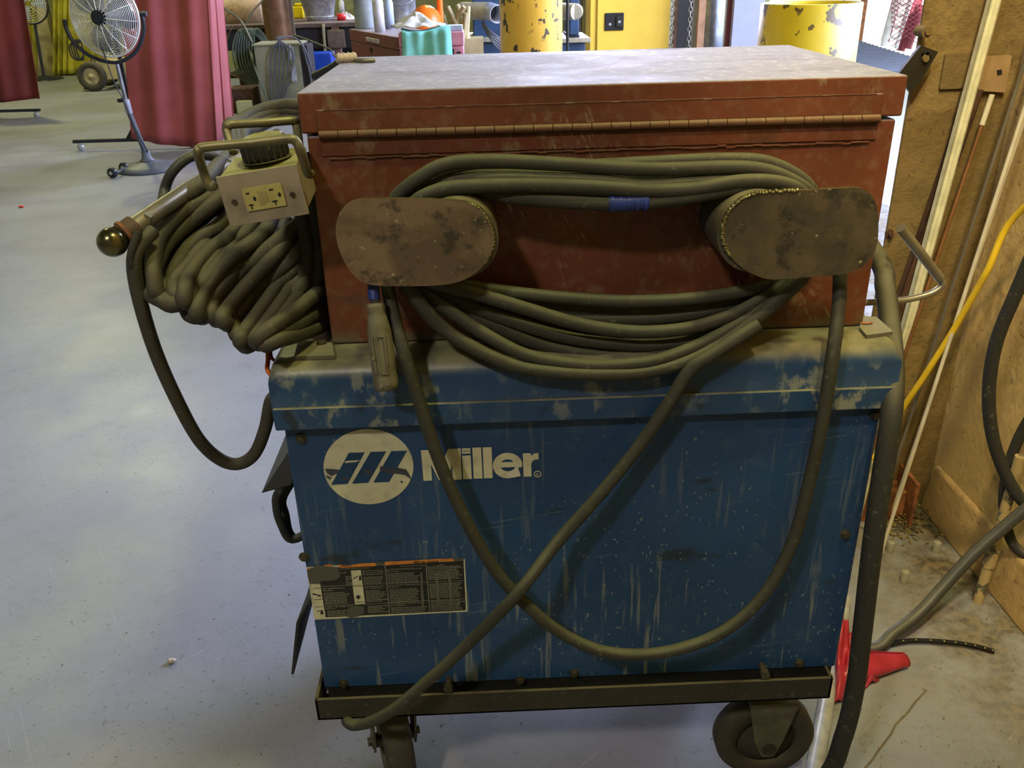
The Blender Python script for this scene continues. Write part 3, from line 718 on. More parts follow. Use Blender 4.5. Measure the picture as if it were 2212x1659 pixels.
# little handle pegs lying on the far left lid corner
p = UZ(748, 125, z2+.008)
b = MB().cyl(p+V(-.016, -.008, 0), p+V(.016, .008, 0), .008, n=16)
for i in range(4): q = p+V(-.012+i*.008, -.006+i*.004, 0); b.cyl(q-V(.001, .0005, 0), q+V(.001, .0005, 0), .0095, n=16)
obj('coupling', b, flat('pale_coupling', (.55, .45, .38), .5), label='small pale ribbed coupling lying on far left corner of chest lid', cat='coupling')
b = MB().tube(catmull([UZ(765, 129, z2+.004), UZ(785, 131, z2+.004), UZ(810, 130, z2+.004)]), .004, 8)
obj('wire_brush', b, M['chain'], label='flat grey wire scrap on far left of chest lid', cat='wire')

# ------------------------------------------------------------------ cable wound on the two hangers
def P3(pts): return [UY(x, y, Y) for x, y, Y in pts]
CR = .0102
wl_ = thing('welding_lead', 'dusty olive welding cable looped over both round hangers on red chest', 'cable', UY(1300, 800, 0))
b = MB()
up = [
 [(830, 470, .0), (858, 425, .0), (905, 385, -.005), (965, 355, -.005), (1060, 348, 0), (1200, 354, 0), (1400, 366, 0), (1560, 362, 0), (1640, 366, 0), (1705, 388, 0), (1755, 425, 0), (1775, 480, .01)],
 [(850, 470, .03), (895, 410, .03), (960, 372, .03), (1060, 360, .035), (1200, 362, .04), (1400, 352, .045), (1560, 345, .045), (1660, 352, .045), (1740, 395, .045), (1770, 450, .04)],
 [(860, 470, .01), (900, 425, .01), (960, 396, .005), (1060, 386, .0), (1200, 388, .0), (1300, 392, .0), (1400, 402, .0), (1540, 392, .0), (1640, 392, 0), (1720, 415, .0), (1750, 460, .01)],
 [(880, 460, -.01), (905, 430, -.015), (960, 408, -.015), (1030, 402, -.015), (1150, 400, -.01), (1280, 404, -.01), (1400, 412, -.01), (1500, 408, -.01), (1600, 392, -.012), (1680, 394, -.012), (1730, 415, -.012), (1755, 460, -.005)],
 [(900, 450, .01), (1000, 412, .01), (1100, 425, .0), (1200, 434, -.005), (1310, 440, -.008), (1400, 437, -.008), (1500, 424, -.008), (1600, 404, -.008), (1670, 400, -.008), (1715, 415, -.008), (1740, 450, 0)],
 [(870, 460, .03), (960, 385, .03), (1100, 378, .03), (1250, 384, .03), (1400, 382, .03), (1550, 378, .03), (1680, 385, .03), (1740, 420, .03), (1760, 460, .03)],
 [(880, 460, .03), (980, 400, .03), (1100, 408, .03), (1250, 418, .03), (1400, 420, .03), (1550, 410, .03), (1680, 400, .03), (1730, 430, .03)],
 [(870, 460, .05), (950, 372, .05), (1100, 366, .05), (1250, 372, .05), (1400, 372, .05), (1550, 366, .05), (1680, 372, .05), (1745, 425, .05)]]
low = [
 [(890, 590, .02), (950, 606, .015), (1060, 626, .015), (1200, 642, .015), (1350, 651, .015), (1500, 645, .015), (1620, 626, .015), (1690, 600, .02), (1710, 570, .03)],
 [(880, 590, .03), (960, 622, .03), (1080, 655, .03), (1200, 686, .03), (1320, 692, .03), (1450, 686, .03), (1580, 660, .03), (1700, 600, .03)],
 [(880, 590, .0), (940, 612, -.005), (1040, 638, -.005), (1140, 668, -.005), (1230, 695, -.005), (1310, 711, -.005), (1400, 717, -.005), (1500, 706, -.005), (1600, 672, .0), (1690, 615, .01), (1710, 580, .02)],
 [(870, 590, .02), (930, 624, .02), (1030, 668, .02), (1130, 702, .018), (1220, 728, .015), (1310, 742, .01), (1400, 748, .01), (1500, 736, .01), (1600, 700, .01), (1690, 630, .01), (1720, 590, .02)],
 [(860, 590, .02), (910, 628, .01), (990, 685, -.005), (1070, 735, -.02), (1140, 768, -.025), (1230, 786, -.028), (1310, 790, -.028), (1400, 782, -.028), (1480, 758, -.02), (1570, 715, -.01), (1660, 655, .0), (1720, 600, .01)],
 [(860, 590, .0), (895, 640, -.01), (950, 705, -.02), (1030, 755, -.028), (1110, 790, -.032), (1200, 804, -.035), (1300, 809, -.035), (1400, 803, -.033), (1490, 778, -.028), (1580, 728, -.018), (1670, 660, -.01), (1735, 600, .0)],
 [(855, 585, -.01), (885, 625, -.015), (930, 682, -.02), (985, 730, -.026), (1060, 770, -.03), (1150, 798, -.03), (1250, 804, -.026), (1350, 800, -.026), (1440, 785, -.022), (1530, 755, -.02), (1630, 690, -.012), (1720, 610, -.008), (1750, 580, 0)],
 [(870, 590, .03), (950, 640, .03), (1060, 700, .02), (1170, 745, .02), (1290, 768, .01), (1400, 765, .01), (1520, 728, .01), (1640, 660, .02), (1715, 595, .03)],
 [(880, 590, .035), (960, 615, .035), (1080, 645, .035), (1200, 668, .035), (1350, 672, .035), (1500, 668, .035), (1620, 645, .035), (1700, 600, .035)]]
for pts in up+low: b.tube(catmull(P3(pts), 5), CR, 10)
# the long slack loop and the tail
b.tube(catmull(P3([(835, 590, .0), (838, 622, -.005), (850, 680, -.02), (875, 770, -.045), (905, 865, -.05), (945, 985, -.055), (990, 1090, -.06), (1055, 1210, -.07), (1130, 1300, -.08), (1220, 1372, -.085), (1320, 1410, -.09), (1440, 1408, -.09), (1560, 1365, -.08), (1650, 1285, -.07), (1712, 1170, -.055), (1748, 1040, -.05), (1778, 900, -.05), (1800, 760, -.045), (1812, 660, -.02), (1815, 590, .0)]), 8), CR, 12)
b.tube(catmull(P3([(1640, 700, -.035), (1540, 765, -.04), (1490, 800, -.04), (1440, 878, -.04), (1380, 965, -.04), (1290, 1075, -.05), (1205, 1170, -.062), (1115, 1285, -.105), (1010, 1392, -.085), (930, 1465, -.085), (860, 1525, -.085), (815, 1553, -.075), (780, 1565, -.06), (755, 1563, -.045)])+[V(UY(748, 1560, -.04).x-.006, .0, zf0-.016), V(UY(748, 1560, -.04).x-.006, .12, zf0-.018), V(-.2, .3, zf0-.02)], 8), CR, 12)
obj('cable', b, M['cable'], wl_)
tb = MB().tube(P3([(1314, 438, -.008), (1345, 438, -.008), (1372, 436, -.008), (1400, 434, -.008)]), CR*1.18, 12)
for i in range(5): q = P3([(1318+i*18, 438, -.008), (1324+i*18, 438, -.008)]); tb.tube(q, CR*1.26, 12)
obj('tape_wrap', tb, M['tape'], wl_, label='blue tape around one strand')
obj('tape_wrap', MB().tube(P3([(806, 600, -.02), (807, 625, -.028), (809, 648, -.034)]), .0085, 12), M['tape'], wl_, label='blue tape above the plug')
# grey moulded plug hanging under the left hanger
A, Bq = UY(811, 652, -.035), UY(835, 842, -.062)
ax = (Bq-A).normalized(); Ln = (Bq-A).length
b = MB(); b.tube([A+ax*(Ln*t) for t in (0, .02, .05, .12, .3, .55, .8, .86, .9, .97, 1)], .01, 20, rf=None)
b = MB().lathe([(.004, 0), (.0125, .002), (.0135, .008), (.0115, .014), (.0135, Ln*.16), (.0170, Ln*.34), (.0178, Ln*.6), (.0172, Ln*.82), (.0182, Ln*.85), (.0182, Ln*.93), (.0165, Ln*.99), (.004, Ln)], A, ax, 28)
plug = obj('plug', b, M['conn'], wl_, label='grey moulded cable plug')
rb_ = MB(); sd = ax.cross(V(0, -1, 0)).normalized(); fr = sd.cross(ax).normalized()
if fr.y > 0: fr = -fr
for s in (-.0085, .0085, .002):
    o_ = A+ax*(Ln*.36)+fr*.0165+sd*(s-.001); rb_.obox(o_, ax*(Ln*.42), sd*.002, fr*.0022)
for t in (.36, .78): o_ = A+ax*(Ln*t)+fr*.0165+sd*-.0085; rb_.obox(o_, ax*.002, sd*.0105, fr*.0022)
for s, t in ((-.006, .90), (.004, .92), (.010, .60)):
    q = A+ax*(Ln*t)+fr*.0172+sd*s; rb_.cyl(q, q+fr*.003, .003, n=12)
obj('moulded_ribs', rb_, M['conn'], plug)
obj('cable_stub', MB().tube(P3([(808, 585, .0), (806, 615, -.024), (809, 640, -.032), (812, 660, -.037)]), .0075, 10), M['cable2'], wl_)

# thick supply cable running down the right end
b = MB().tube(catmull([V(XR+.05, .45, 1.12), UY(1897, 560, .22), UY(1912, 620, .16), UY(1922, 700, .10), UY(1930, 800, .02), UY(1925, 900, -.03), UY(1903, 1050, -.045), UY(1882, 1200, -.05), UY(1862, 1370, -.05), UY(1848, 1480, -.05), UY(1822, 1590, -.05), UY(1775, 1690, -.05), V(.36, -.12, .02), V(.2, -.3, .016)], 10), .0165, 16)
obj('supply_cable', b, M['rubber'], label='thick black dusty cable hanging down right side of the blue welder', cat='cable')

# bent steel bar poking out on the right
hb = MB().cyl(UY(1945, 492, .16), UY(2030, 600, .20), .0082, n=16)
hb.tube(catmull([UY(2018, 585, .195), UY(2032, 603, .20), UY(2034, 618, .20), UY(2010, 634, .20), UY(1970, 645, .20), UY(1930, 650, .2), V(XR+.01, .2, UY(1930, 650, .2).z-.002)], 6), .0058, 12)
obj('crank_handle', hb, M['rod_grey'], label='bent grey steel crank bar sticking out right of the chest', cat='handle')

# ------------------------------------------------------------------ cable coil and ball-ended bar on the left
bar = thing('hanger_bar', 'worn pipe bar with dark ball end left of the chest', 'bar', UY(243, 523, 0))
pB = UY(243, 523, -.02)
zb_ = pB.z
pF = UY(600, 292, .58)
obj('pipe', MB().tube([UY(262, 510, -.005), UY(300, 482, .02), UY(400, 415, .13), pF], .0125, 20), M['barpipe'], bar)
obj('ball', MB().ball(pB, .0205, n=28), M['brass'], bar, label='dark shiny ball knob')
obj('collar', MB().tube([UY(262, 510, -.008), UY(290, 489, .01)], .0165, 20).tube([UY(266, 506, -.006), UY(272, 502, -.003)], .0185, 20, 1), [M['brownpipe'], M['rust']], bar)
obj('stop_lug', MB().prism([UY(312, 462, .02), UY(326, 470, .02), UY(322, 492, .02), UY(306, 484, .02)], (0, .01, 0)), M['bracket'], bar)
cc = thing('cable_coil', 'thick dusty black cable coiled in slanting loops left of the chest', 'cable', UY(520, 740, .05))
strands = [
 [(436, 399), (369, 443), (325, 490), (309, 524), (312, 575), (318, 625), (345, 646), (389, 652)],
 [(463, 419), (389, 463), (345, 507), (332, 551), (333, 600), (350, 632)],
 [(473, 429), (409, 480), (362, 524), (338, 568), (326, 606), (330, 634), (352, 646), (392, 650)],
 [(480, 480), (419, 524), (384, 574), (373, 608), (377, 628), (394, 638)],
 [(504, 500), (450, 544), (412, 591), (400, 625), (406, 650)],
 [(531, 503), (470, 557), (423, 616), (404, 652), (409, 678), (430, 684), (452, 674)],
 [(571, 500), (504, 554), (452, 616), (430, 655), (432, 675)],
 [(588, 524), (524, 584), (472, 640), (456, 670), (464, 686), (480, 682)],
 [(632, 510), (554, 594), (499, 657), (481, 684), (487, 697), (506, 690)],
 [(673, 535), (605, 610), (528, 682), (508, 700), (508, 714), (526, 718)],
 [(689, 570), (622, 648), (540, 710), (521, 726), (522, 740), (546, 740)],
 [(676, 500), (640, 548), (575, 612), (530, 660)], [(698, 540), (668, 590), (610, 640), (560, 690)], [(664, 470), (600, 520), (530, 580), (480, 630)],
 [(700, 610), (650, 662), (588, 706), (552, 732)],
 [(704, 650), (660, 690), (600, 722), (560, 738)],
 [(708, 690), (660, 717), (605, 733), (572, 738)]]
b = MB(); CR2 = .0118
INF = {(676, 500), (698, 540), (664, 470)}
for i, s in enumerate(strands):
    if s[0] in INF:
        b.tube(catmull([UY(x, y, .15-.07*j/3) for j, (x, y) in enumerate(s)]+[UY(s[-1][0]-40, s[-1][1]+45, .09)], 6), CR2, 12); continue
    n = len(s); lowi = max(range(n), key=lambda j: s[j][1])
    pts = []
    for j, (x, y) in enumerate(s):
        t = max(0, 1-j/max(1, lowi-1)) if j < lowi else 0
        Y = -.02+.17*t**1.2+(.05*(j-lowi)/max(1, n-1-lowi) if j > lowi else 0)+(.01 if i % 2 else 0)
        pts.append(UY(x, y, Y))
    top = pts[0]; bot = pts[-1]
    xin = min(top.x, cL-.02-.012*(i % 3))
    pre = [V(xin-.02, .50, top.z+.0+.015*(i % 3)), V(xin-.01, .30, top.z+.005)]
    post = [bot+V(.03, .12, .03), bot+V(.05, .3, .06)]
    post = [V(min(q.x, cL-.02), q.y, q.z) for q in post]
    b.tube(catmull(pre+pts+post, 6), CR2, 12)
    # the layer of turns behind
    if 1 < i < 12: b.tube(catmull([p+V(-.004, .045, -.012) for p in pts], 5), CR2, 10)
for xo in (0, .02):
    b.tube(catmull([UY(655, 330, .16)-V(xo, 0, 0), UY(668, 400, .15)-V(xo, 0, 0), UY(684, 480, .13)-V(xo, 0, 0), UY(700, 560, .12)-V(xo+.005, 0, 0), UY(700, 640, .12)-V(xo+.02, 0, 0)], 6), CR2, 12)
# back bight of the coil
for k, off in enumerate((0, .03, .055)):
    b.tube(catmull([V(cL-.09-.02*k, .30, 1.06), UY(500+12*k, 300+6*k, .50), UY(520+14*k, 262+9*k, .56), UY(560+12*k, 240+10*k, .6), UY(610, 228+11*k, .62), UY(650, 228+12*k, .62), V(cL-.02, .66, UY(650, 232+12*k, .62).z)], 6), CR2*1.1, 12)
obj('cable', b, M['cable2'], cc)
tails = MB()
tails.tube(catmull([UY(330, 500, .02), UY(298, 535, -.01), UY(290, 580, -.015), UY(305, 660, -.01), UY(338, 765, 0), UY(385, 870, .01), UY(430, 950, .03), UY(475, 992, .05), UY(515, 1002, .06), UY(550, 980, .06), UY(573, 925, .06), UY(590, 858, .06), V(XL-.004, .07, .88)], 8), .0105, 12)
obj('loose_loop', tails, M['cable2'], cc)
ar = MB().tube(catmull([UY(350, 450, .22), UY(356, 410, .25), UY(372, 372, .25), UY(405, 342, .26), UY(440, 335, .28), UY(480, 345, .3), UY(510, 370, .3)], 6), .0085, 10)
obj('upper_loop', ar, M['hose'], cc)
# strapping that keeps the coil on the bar
obj('hang_strap', MB().tube(catmull([UY(300, 500, -.012), UY(284, 545, -.022), UY(285, 580, -.02)], 5), .006, 8), M['rubber'], cc)

# outlet box with knob and two rod handles
TL, TR, BR_, BL = UY(465, 383, -.03), UY(640, 354, -.03), UY(679, 470, -.03), UY(502, 490, -.03)
u = (TR-TL); v = (BL-TL); W_ = u.length; un = u.normalized(); vn = (v-un*v.dot(un)).normalized(); wn = un.cross(vn).normalized()
if wn.y < 0: wn = -wn
Hh = abs(v.dot(vn)); DP = .085
wn = (wn+V(.0, 0, .12)).normalized()
rc = thing('outlet_box', 'grey steel outlet box with black knob resting on the coiled cable', 'outlet box', (TL+BR_)/2+V(0, .04, -.04))
obj('housing', MB().obox(TL+un*.003+vn*.002+wn*.003, un*(W_-.006), vn*(Hh-.004), wn*DP), M['grey_box'], rc, bevel=.003)
fp = MB().obox(TL, un*W_, vn*Hh, wn*.003)
plate = obj('front_plate', fp, M['grey_box'], rc, bevel=.001)
def fpt(a, b_, lift=0): return TL+un*(W_*a)+vn*(Hh*b_)-wn*lift
rcp = MB().prism([fpt(.27, .30), fpt(.76, .30), fpt(.76, .74), fpt(.27, .74)], -wn*.0025)
rec = obj('receptacle', rcp, M['ivory'], rc, bevel=.0008)
sl = MB()
def slot(a0, b0, a1, b1, m=0): sl.prism([fpt(a0, b0, .0026), fpt(a1, b0, .0026), fpt(a1, b1, .0026), fpt(a0, b1, .0026)], -wn*.0004, m)
slot(.31, .38, .355, .41); slot(.31, .61, .365, .64); slot(.330, .64, .345, .71)
slot(.60, .38, .65, .41); slot(.60, .61, .665, .64); slot(.628, .64, .643, .70)
for a_ in (.40, .71): sl.prism([fpt(a_+.018*math.cos(2*PI*i/14), .515+.045*math.sin(2*PI*i/14), .0026) for i in range(14)], -wn*.0004, 0)
slot(.445, .40, .505, .66, 1); slot(.515, .42, .565, .62, 1)
obj('slots_and_buttons', sl, [M['slot'], flat('button_tan', (.34, .28, .11), .5)], rec)
for a_, b_ in ((.14, .52), (.86, .56)):
    obj('screw', MB().cyl(fpt(a_, b_, .0), fpt(a_, b_, .003), .0035, n=14), M['bolt'], plate)
tp = TL+un*(W_*.56)+wn*(DP*.52)
kn = MB(); kr = .030; un2 = -vn
prof_k = [(0, .0), (kr*.85, .0), (kr, .004), (kr, .026), (kr*.95, .031), (kr*.62, .034), (kr*.58, .031), (0, .031)]
kn.lathe(prof_k, tp, un2, 40)
for i in range(20):
    a_ = 2*PI*i/20; d = un*math.cos(a_)+wn*math.sin(a_); kn.cyl(tp+un2*.003+d*kr, tp+un2*.027+d*kr, .0022, n=6)
obj('knob', kn, dusty('dusty_black_knob', (.02, .019, .015), (.30, .30, .13), .95, .5, 0, 16), rc)
obj('dial_ring', MB().cyl(tp, tp+un2*.0010, kr*1.12, n=40), flat('dial_plate', (.16, .15, .08), .5), rc)
def rodh(pts, Ys): return MB().tube(catmull([UY(x, y, Y) for (x, y), Y in zip(pts, Ys)], 6), .0062, 12)
obj('rod_handle', rodh([(466, 398), (452, 402), (440, 372), (428, 332), (432, 322), (450, 317), (540, 309), (620, 300), (640, 307), (650, 330), (664, 372), (672, 376)], [-.028]*3+[-.05]*6+[-.05, -.03, -.02]), M['rod'], rc)
obj('rod_handle', rodh([(505, 330), (498, 310), (490, 280), (495, 271), (510, 268), (570, 265), (620, 261), (636, 262), (641, 275), (648, 325)], [.055, .065, .075, .075, .078, .085, .095, .10, .10, .055]), M['rod'], rc)

# ------------------------------------------------------------------ along the right wall
def lean(name, label, cat, p0, p1, r, mat, group=None, shape='rod', m2=None):
    "long stock leaning in the corner: p0 high, p1 low"
    d = (Vector(p1)-Vector(p0)).normalized()
    b = MB()
    if shape == 'rod': b.cyl(p0, p1, r, n=12)
    else:
        s = d.cross(V(0, 1, 0)).normalized(); f = s.cross(d).normalized(); Lg = (Vector(p1)-Vector(p0))
        b.obox(Vector(p0)-s*r, Lg, s*(2*r), f*.003); b.obox(Vector(p0)-s*r, Lg, s*.003, f*(r*1.5)); b.obox(Vector(p0)+s*(r-.003), Lg, s*.003, f*(r*1.5))
        if shape == 'strip': b.obox(Vector(p0)-s*(r*.2), Lg, s*(r*.2), -f*.004)
    return obj(name, b, mat, label=label, cat=cat, group=group)
def ext(a, b_, k0, k1):
    a = Vector(a); b_ = Vector(b_); return a+(a-b_)*k0, b_+(b_-a)*k1
a, b_ = UY(2150, 10, .93), UY(1948, 760, .90); a, b_ = ext(a, b_, .35, .62)
b_ = a+(b_-a)*((a.z-.0)/(a.z-b_.z))
lean('aluminium_channel', 'wide bright aluminium channel leaning in the corner beside tan column', 'channel', a, b_, .0125, M['alum'], shape='strip')
a, b_ = UY(2112, 192, .975), UY(1985, 560, .95); b_ = a+(b_-a)*(a.z/(a.z-b_.z))
lean('rusted_channel', 'dark rusted steel channel leaning behind the aluminium channel', 'channel', a, b_, .016, M['rust_dark'], shape='chan')
a, b_ = UY(2143, 205, .95), UY(1980, 690, .90); b2 = a+(b_-a)*((a.z)/(a.z-b_.z))
r_ = thing('copper_rod', 'thin copper-brown rod with cream upper sleeve leaning in corner', 'rod', b2)
obj('rod', MB().cyl(a, b2, .0048, n=12), M['copper_rod'], r_); m_ = a+(b_-a)*.125
obj('sleeve', MB().cyl(a+(a-b_)*.002, m_, .0066, n=12), M['white_rod'], r_)
a, b_ = UY(2212, 140, .90), UY(1955, 940, .86); a, b_ = ext(a, b_, .2, 0); b_ = a+(b_-a)*(a.z/(a.z-b_.z))
lean('steel_rod', 'thin grey steel rod leaning in corner left of the pale rods', 'rod', a, b_, .0042, M['rod_grey'])
a = UY(2214, 232, .82); b_ = UZ(1895, 1220, 0); a = a+(a-b_)*.25
lean('pale_rod', 'long pale rod leaning in corner with its foot on the floor', 'rod', a, b_, .0048, M['white_rod'])
a = UY(2212, 262, .86); b_ = UY(2040, 770, .9); a, b_ = ext(a, b_, .2, .1); b_ = a+(b_-a)*(a.z/(a.z-b_.z))
b_.x = min(b_.x, WX-.04)
lean('pale_rod', 'second pale rod leaning just right of the first in the corner', 'rod', a, b_, .0040, M['white_rod'])
obj('yellow_hose', MB().tube(catmull([V(1.22, .45, 1.25), UY(2212, 448, .72), UY(2130, 590, .74), UY(2060, 712, .78), UY(1995, 815, .80), UY(1943, 895, .82), UY(1915, 970, .84), V(.86, .86, .2), V(.80, .9, .012), V(.72, 1.0, .012)], 8), .0078, 12), M['yellow_hose'], label='bright yellow hose slanting down in front of leaning rods', cat='hose')
Yh = .62
hs = thing('hanging_hose', 'thick black hose hanging in a double loop against cream wall', 'hose', UY(2200, 1200, Yh))
obj('hose', MB().tube(catmull([UY(2330, 300, .5), UY(2260, 480, .5), UY(2200, 620, .52), UY(2152, 740, .54), UY(2136, 850, .55), UY(2146, 950, .55), UY(2180, 1040, .54), UY(2230, 1100, .52), UY(2330, 1150, .5)], 8), .0145, 16)
    .tube(catmull([UY(2330, 760, .56), UY(2240, 880, .58), UY(2195, 960, .60), UY(2170, 1050, .60), UY(2172, 1120, .58), UY(2192, 1180, .56), UY(2250, 1210, .52), UY(2330, 1200, .5)], 8), .0125, 16), M['rubber'], hs)
obj('floor_hose', MB().tube(catmull([UY(2330, 1010, .50), UY(2240, 1080, .50), UY(2165, 1142, .50), UY(2100, 1200, .49), UY(2040, 1265, .47), UY(1985, 1325, .44), UY(1930, 1368, .41), UZ(1880, 1402, .016), V(.66, .42, .015), V(.5, .44, .015)], 8), .0145, 16), M['hose'], label='grey hose sweeping from wall down to floor beside red vinyl', cat='hose')
cdt = thing('wall_conduit', 'peeling yellow and grey conduit stub standing by wall kerb', 'conduit', UZ(2112, 1290, 0))
c0 = UZ(2112, 1300, 0); c0.x = min(c0.x, WX-.05); topc = UY(2168, 1110, c0.y)
obj('pipe', MB().tube([c0, c0+(topc-c0)*1.6], .0125, 20), M['conduit'], cdt)
obj('coupling', MB().tube([c0+(topc-c0)*.42, c0+(topc-c0)*.62], .016, 20), M['conduit'], cdt)
for px, py, h_ in ((2021, 1192, .035), (1922, 1192, .035), (1952, 1258, .038)):
    p = UZ(px, py, 0)
    b = MB().lathe([(0, h_), (.0095, h_), (.0105, h_-.003), (.0105, 0)], p, (0, 0, 1), 20)
    lb = {2021: 'grey floor stud nearest the wall corner debris', 1922: 'grey floor stud at the foot of the pale rod', 1952: 'grey floor stud standing alone on open concrete'}[px]
    obj('floor_stud', b, flat('dusty_stud', (.30, .28, .22), .7), label=lb, cat='stud', group='studs in the floor by the wall')
# black perforated strap lying on floor
sb = MB(); ctr = catmull([UZ(1900, 1398, .012), UZ(1960, 1383, .014), UZ(2040, 1385, .014), UZ(2100, 1393, .012), UZ(2148, 1406, .010)], 8)
for i in range(len(ctr)-1):
    a, b_ = ctr[i], ctr[i+1]; d = (b_-a); s = V(-d.y, d.x, 0).normalized()*.0065
    sb.add([a-s, a+s, b_+s, b_-s, a-s-V(0, 0, .003), a+s-V(0, 0, .003), b_+s-V(0, 0, .003), b_-s-V(0, 0, .003)], [(3, 2, 1, 0), (0, 1, 5, 4), (2, 3, 7, 6), (4, 5, 6, 7)], 0)
Lc = len(ctr)
for i in range(4, Lc-1, 3):
    sb.cyl(ctr[i]+V(0, 0, -.001), ctr[i]+V(0, 0, .0008), .0019, n=10, m=1)
obj('perforated_strap', sb, [M['black'], M['ivory']], label='black perforated strap curving across floor by the wall', cat='strap')
# red vinyl bundle on the floor
rv = thing('red_vinyl', 'crumpled red vinyl sheet lying on floor behind thick black cable', 'vinyl sheet', UZ(1880, 1460, 0))
def roll(u_, v_):
    a = UZ(1845, 1440, .03); b_ = UZ(1958, 1425, .02); ang = v_*2*PI*1.15; rr = .030*(1-.5*u_)*(1+.10*math.sin(5*u_)+.1*math.sin(ang*2))+.004*v_
    c = a+(b_-a)*u_; d = (b_-a).normalized(); s = V(-d.y, d.x, 0)
    p = c+s*(math.cos(ang)*rr)+V(0, 0, math.sin(ang)*rr*.8); p.z = max(.002, p.z); return p
obj('rolled_corner', MB().grid(roll, 16, 30), M['redcloth'], rv, solid=.002)
def sheet(u_, v_):
    a = UZ(1812, 1345, .10); b_ = UZ(1802, 1525, .004); c = UZ(1870, 1360, .06); d = UZ(1900, 1470, .004)
    p = (a*(1-v_)+b_*v_)*(1-u_)+(c*(1-v_)+d*v_)*u_
    p.z = max(.003, p.z+.022*math.sin(u_*9+v_*4)*math.sin(v_*5+1)+.008*math.sin(u_*25)); return p
obj('spread_sheet', MB().grid(sheet, 24, 24), M['redcloth'], rv, solid=.002)
a = UZ(1752, 1700, .017); b_ = UZ(1790, 1490, .017)
obj('floor_pipe', MB().cyl(a+(a-b_)*.2, b_+(b_-a)*1.2, .017, n=24), M['galv'], label='pale grey pipe lying on floor behind right caster', cat='pipe')
# leaf litter in the corner
lf = MB()
for i in range(420):
    t = R.random(); c = V(1.10+R.gauss(0, .05), .93+R.gauss(0, .045), 0)
    if c.x > WX-.03 or c.y > .99: continue
    c.z = .004+max(0, .05-((c.x-1.15)**2+(c.y-.95)**2)*8)*R.random()
    a_ = R.uniform(0, 6.28); l_ = R.uniform(.004, .011); d = V(math.cos(a_), math.sin(a_), R.uniform(-.5, .5))*l_; s = V(-math.sin(a_), math.cos(a_), R.uniform(-.5, .5))*l_*.4
    lf.add([c-d, c-s, c+d, c+s], [(0, 1, 2, 3)])
obj('leaf_litter', lf, M['leaf'], label='dry brown leaves and dirt heaped in wall corner', cat='debris', kind='stuff', solid=.0006)
gr = MB()
for i in range(700):
    x = R.uniform(.55, 1.19); y = R.uniform(-.4, .98)
    if R.random() > (x/1.2)**2: continue
    s = R.uniform(.0008, .0028); gr.ball((x, y, s*.6), s, s*R.uniform(.6, 1.3), s*.7, 6)
for i in range(420):
    x = R.uniform(-1.6, .5); y = R.uniform(-.3, 3); s = R.uniform(.0008, .0022); gr.ball((x, y, s*.6), s, s, s*.7, 6)
obj('floor_grit', gr, flat('grit', (.12, .10, .07), .9, col2=(.35, .32, .25)), label='loose grit scattered over the concrete floor', cat='grit', kind='stuff')
p = UZ(370, 1428, .006); obj('rag_scrap', MB().ball(p, .010, .007, .006, 12, f=lambda d: 1+.3*math.sin(7*d.x+5*d.z)), flat('scrap_tan', (.5, .42, .3), .8), label='small tan scrap on open floor at lower left', cat='scrap')
p = UZ(46, 446, .008); obj('red_scrap', MB().ball(p, .02, .015, .008, 12), M['red'], label='tiny red scrap on floor at far left', cat='scrap')
# crack in the slab
ck = MB()
cr = [UZ(x, y, .0006) for x, y in ((1850, 1680), (1884, 1642), (1897, 1622), (1925, 1585), (1934, 1566), (1962, 1538), (1976, 1518), (2002, 1490))]
for i in range(len(cr)-1):
    a, b_ = cr[i], cr[i+1]; d = b_-a; s = V(-d.y, d.x, 0).normalized()*.0024
    ck.add([a-s, a+s, b_+s, b_-s], [(3, 2, 1, 0)])
obj('trim_3', ck, flat('crack_filler', (.13, .105, .065), .9), kind='structure')

# ------------------------------------------------------------------ background, left
def curtain(name, label, pxs_top, pxs_bot, Y0, Y1, mat, folds, amp, ph=0, nu=70):
    "vinyl hanging between a top and a bottom outline, both given at depths Y0..Y1"
    tp_ = [UY(x, y, Y0+(Y1-Y0)*i/(len(pxs_top)-1)) for i, (x, y) in enumerate(pxs_top)]
    bt = [UY(x, y, Y0+(Y1-Y0)*i/(len(pxs_bot)-1)) for i, (x, y) in enumerate(pxs_bot)]
    def at_(l, t):
        k = t*(len(l)-1); i = min(int(k), len(l)-2); return l[i]+(l[i+1]-l[i])*(k-i)
    def fn(u_, v_):
        p = at_(tp_, u_)*(1-v_)+at_(bt, u_)*v_
        p.y += amp*(math.sin(u_*folds*2*PI+ph+v_*.8)+.4*math.sin(u_*folds*4.3*PI+1+v_*2))*(.6+.4*v_); return p
    return MB().grid(fn, nu, 24)
Yq = 7.45
sc = thing('welding_screen', 'large red vinyl welding curtain on wheeled frame behind the fan', 'welding curtain', UZ(300, 325, 0))
topz = lambda px, Y: (px, -260)
obj('curtain', curtain('c', '', [(238, -260), (330, -270), (440, -275)], [(282, 301), (392, 317), (470, 324)], Yq, Yq-.1, M['curtain'], 2.1, .030), M['curtain'], sc, solid=.004)
obj('folded_edge', curtain('c', '', [(430, -275), (455, -275)], [(468, 322), (506, 262)], Yq-.12, Yq+.25, M['curtain'], 2, .03, 2, 30), M['curtain'], sc, solid=.004)
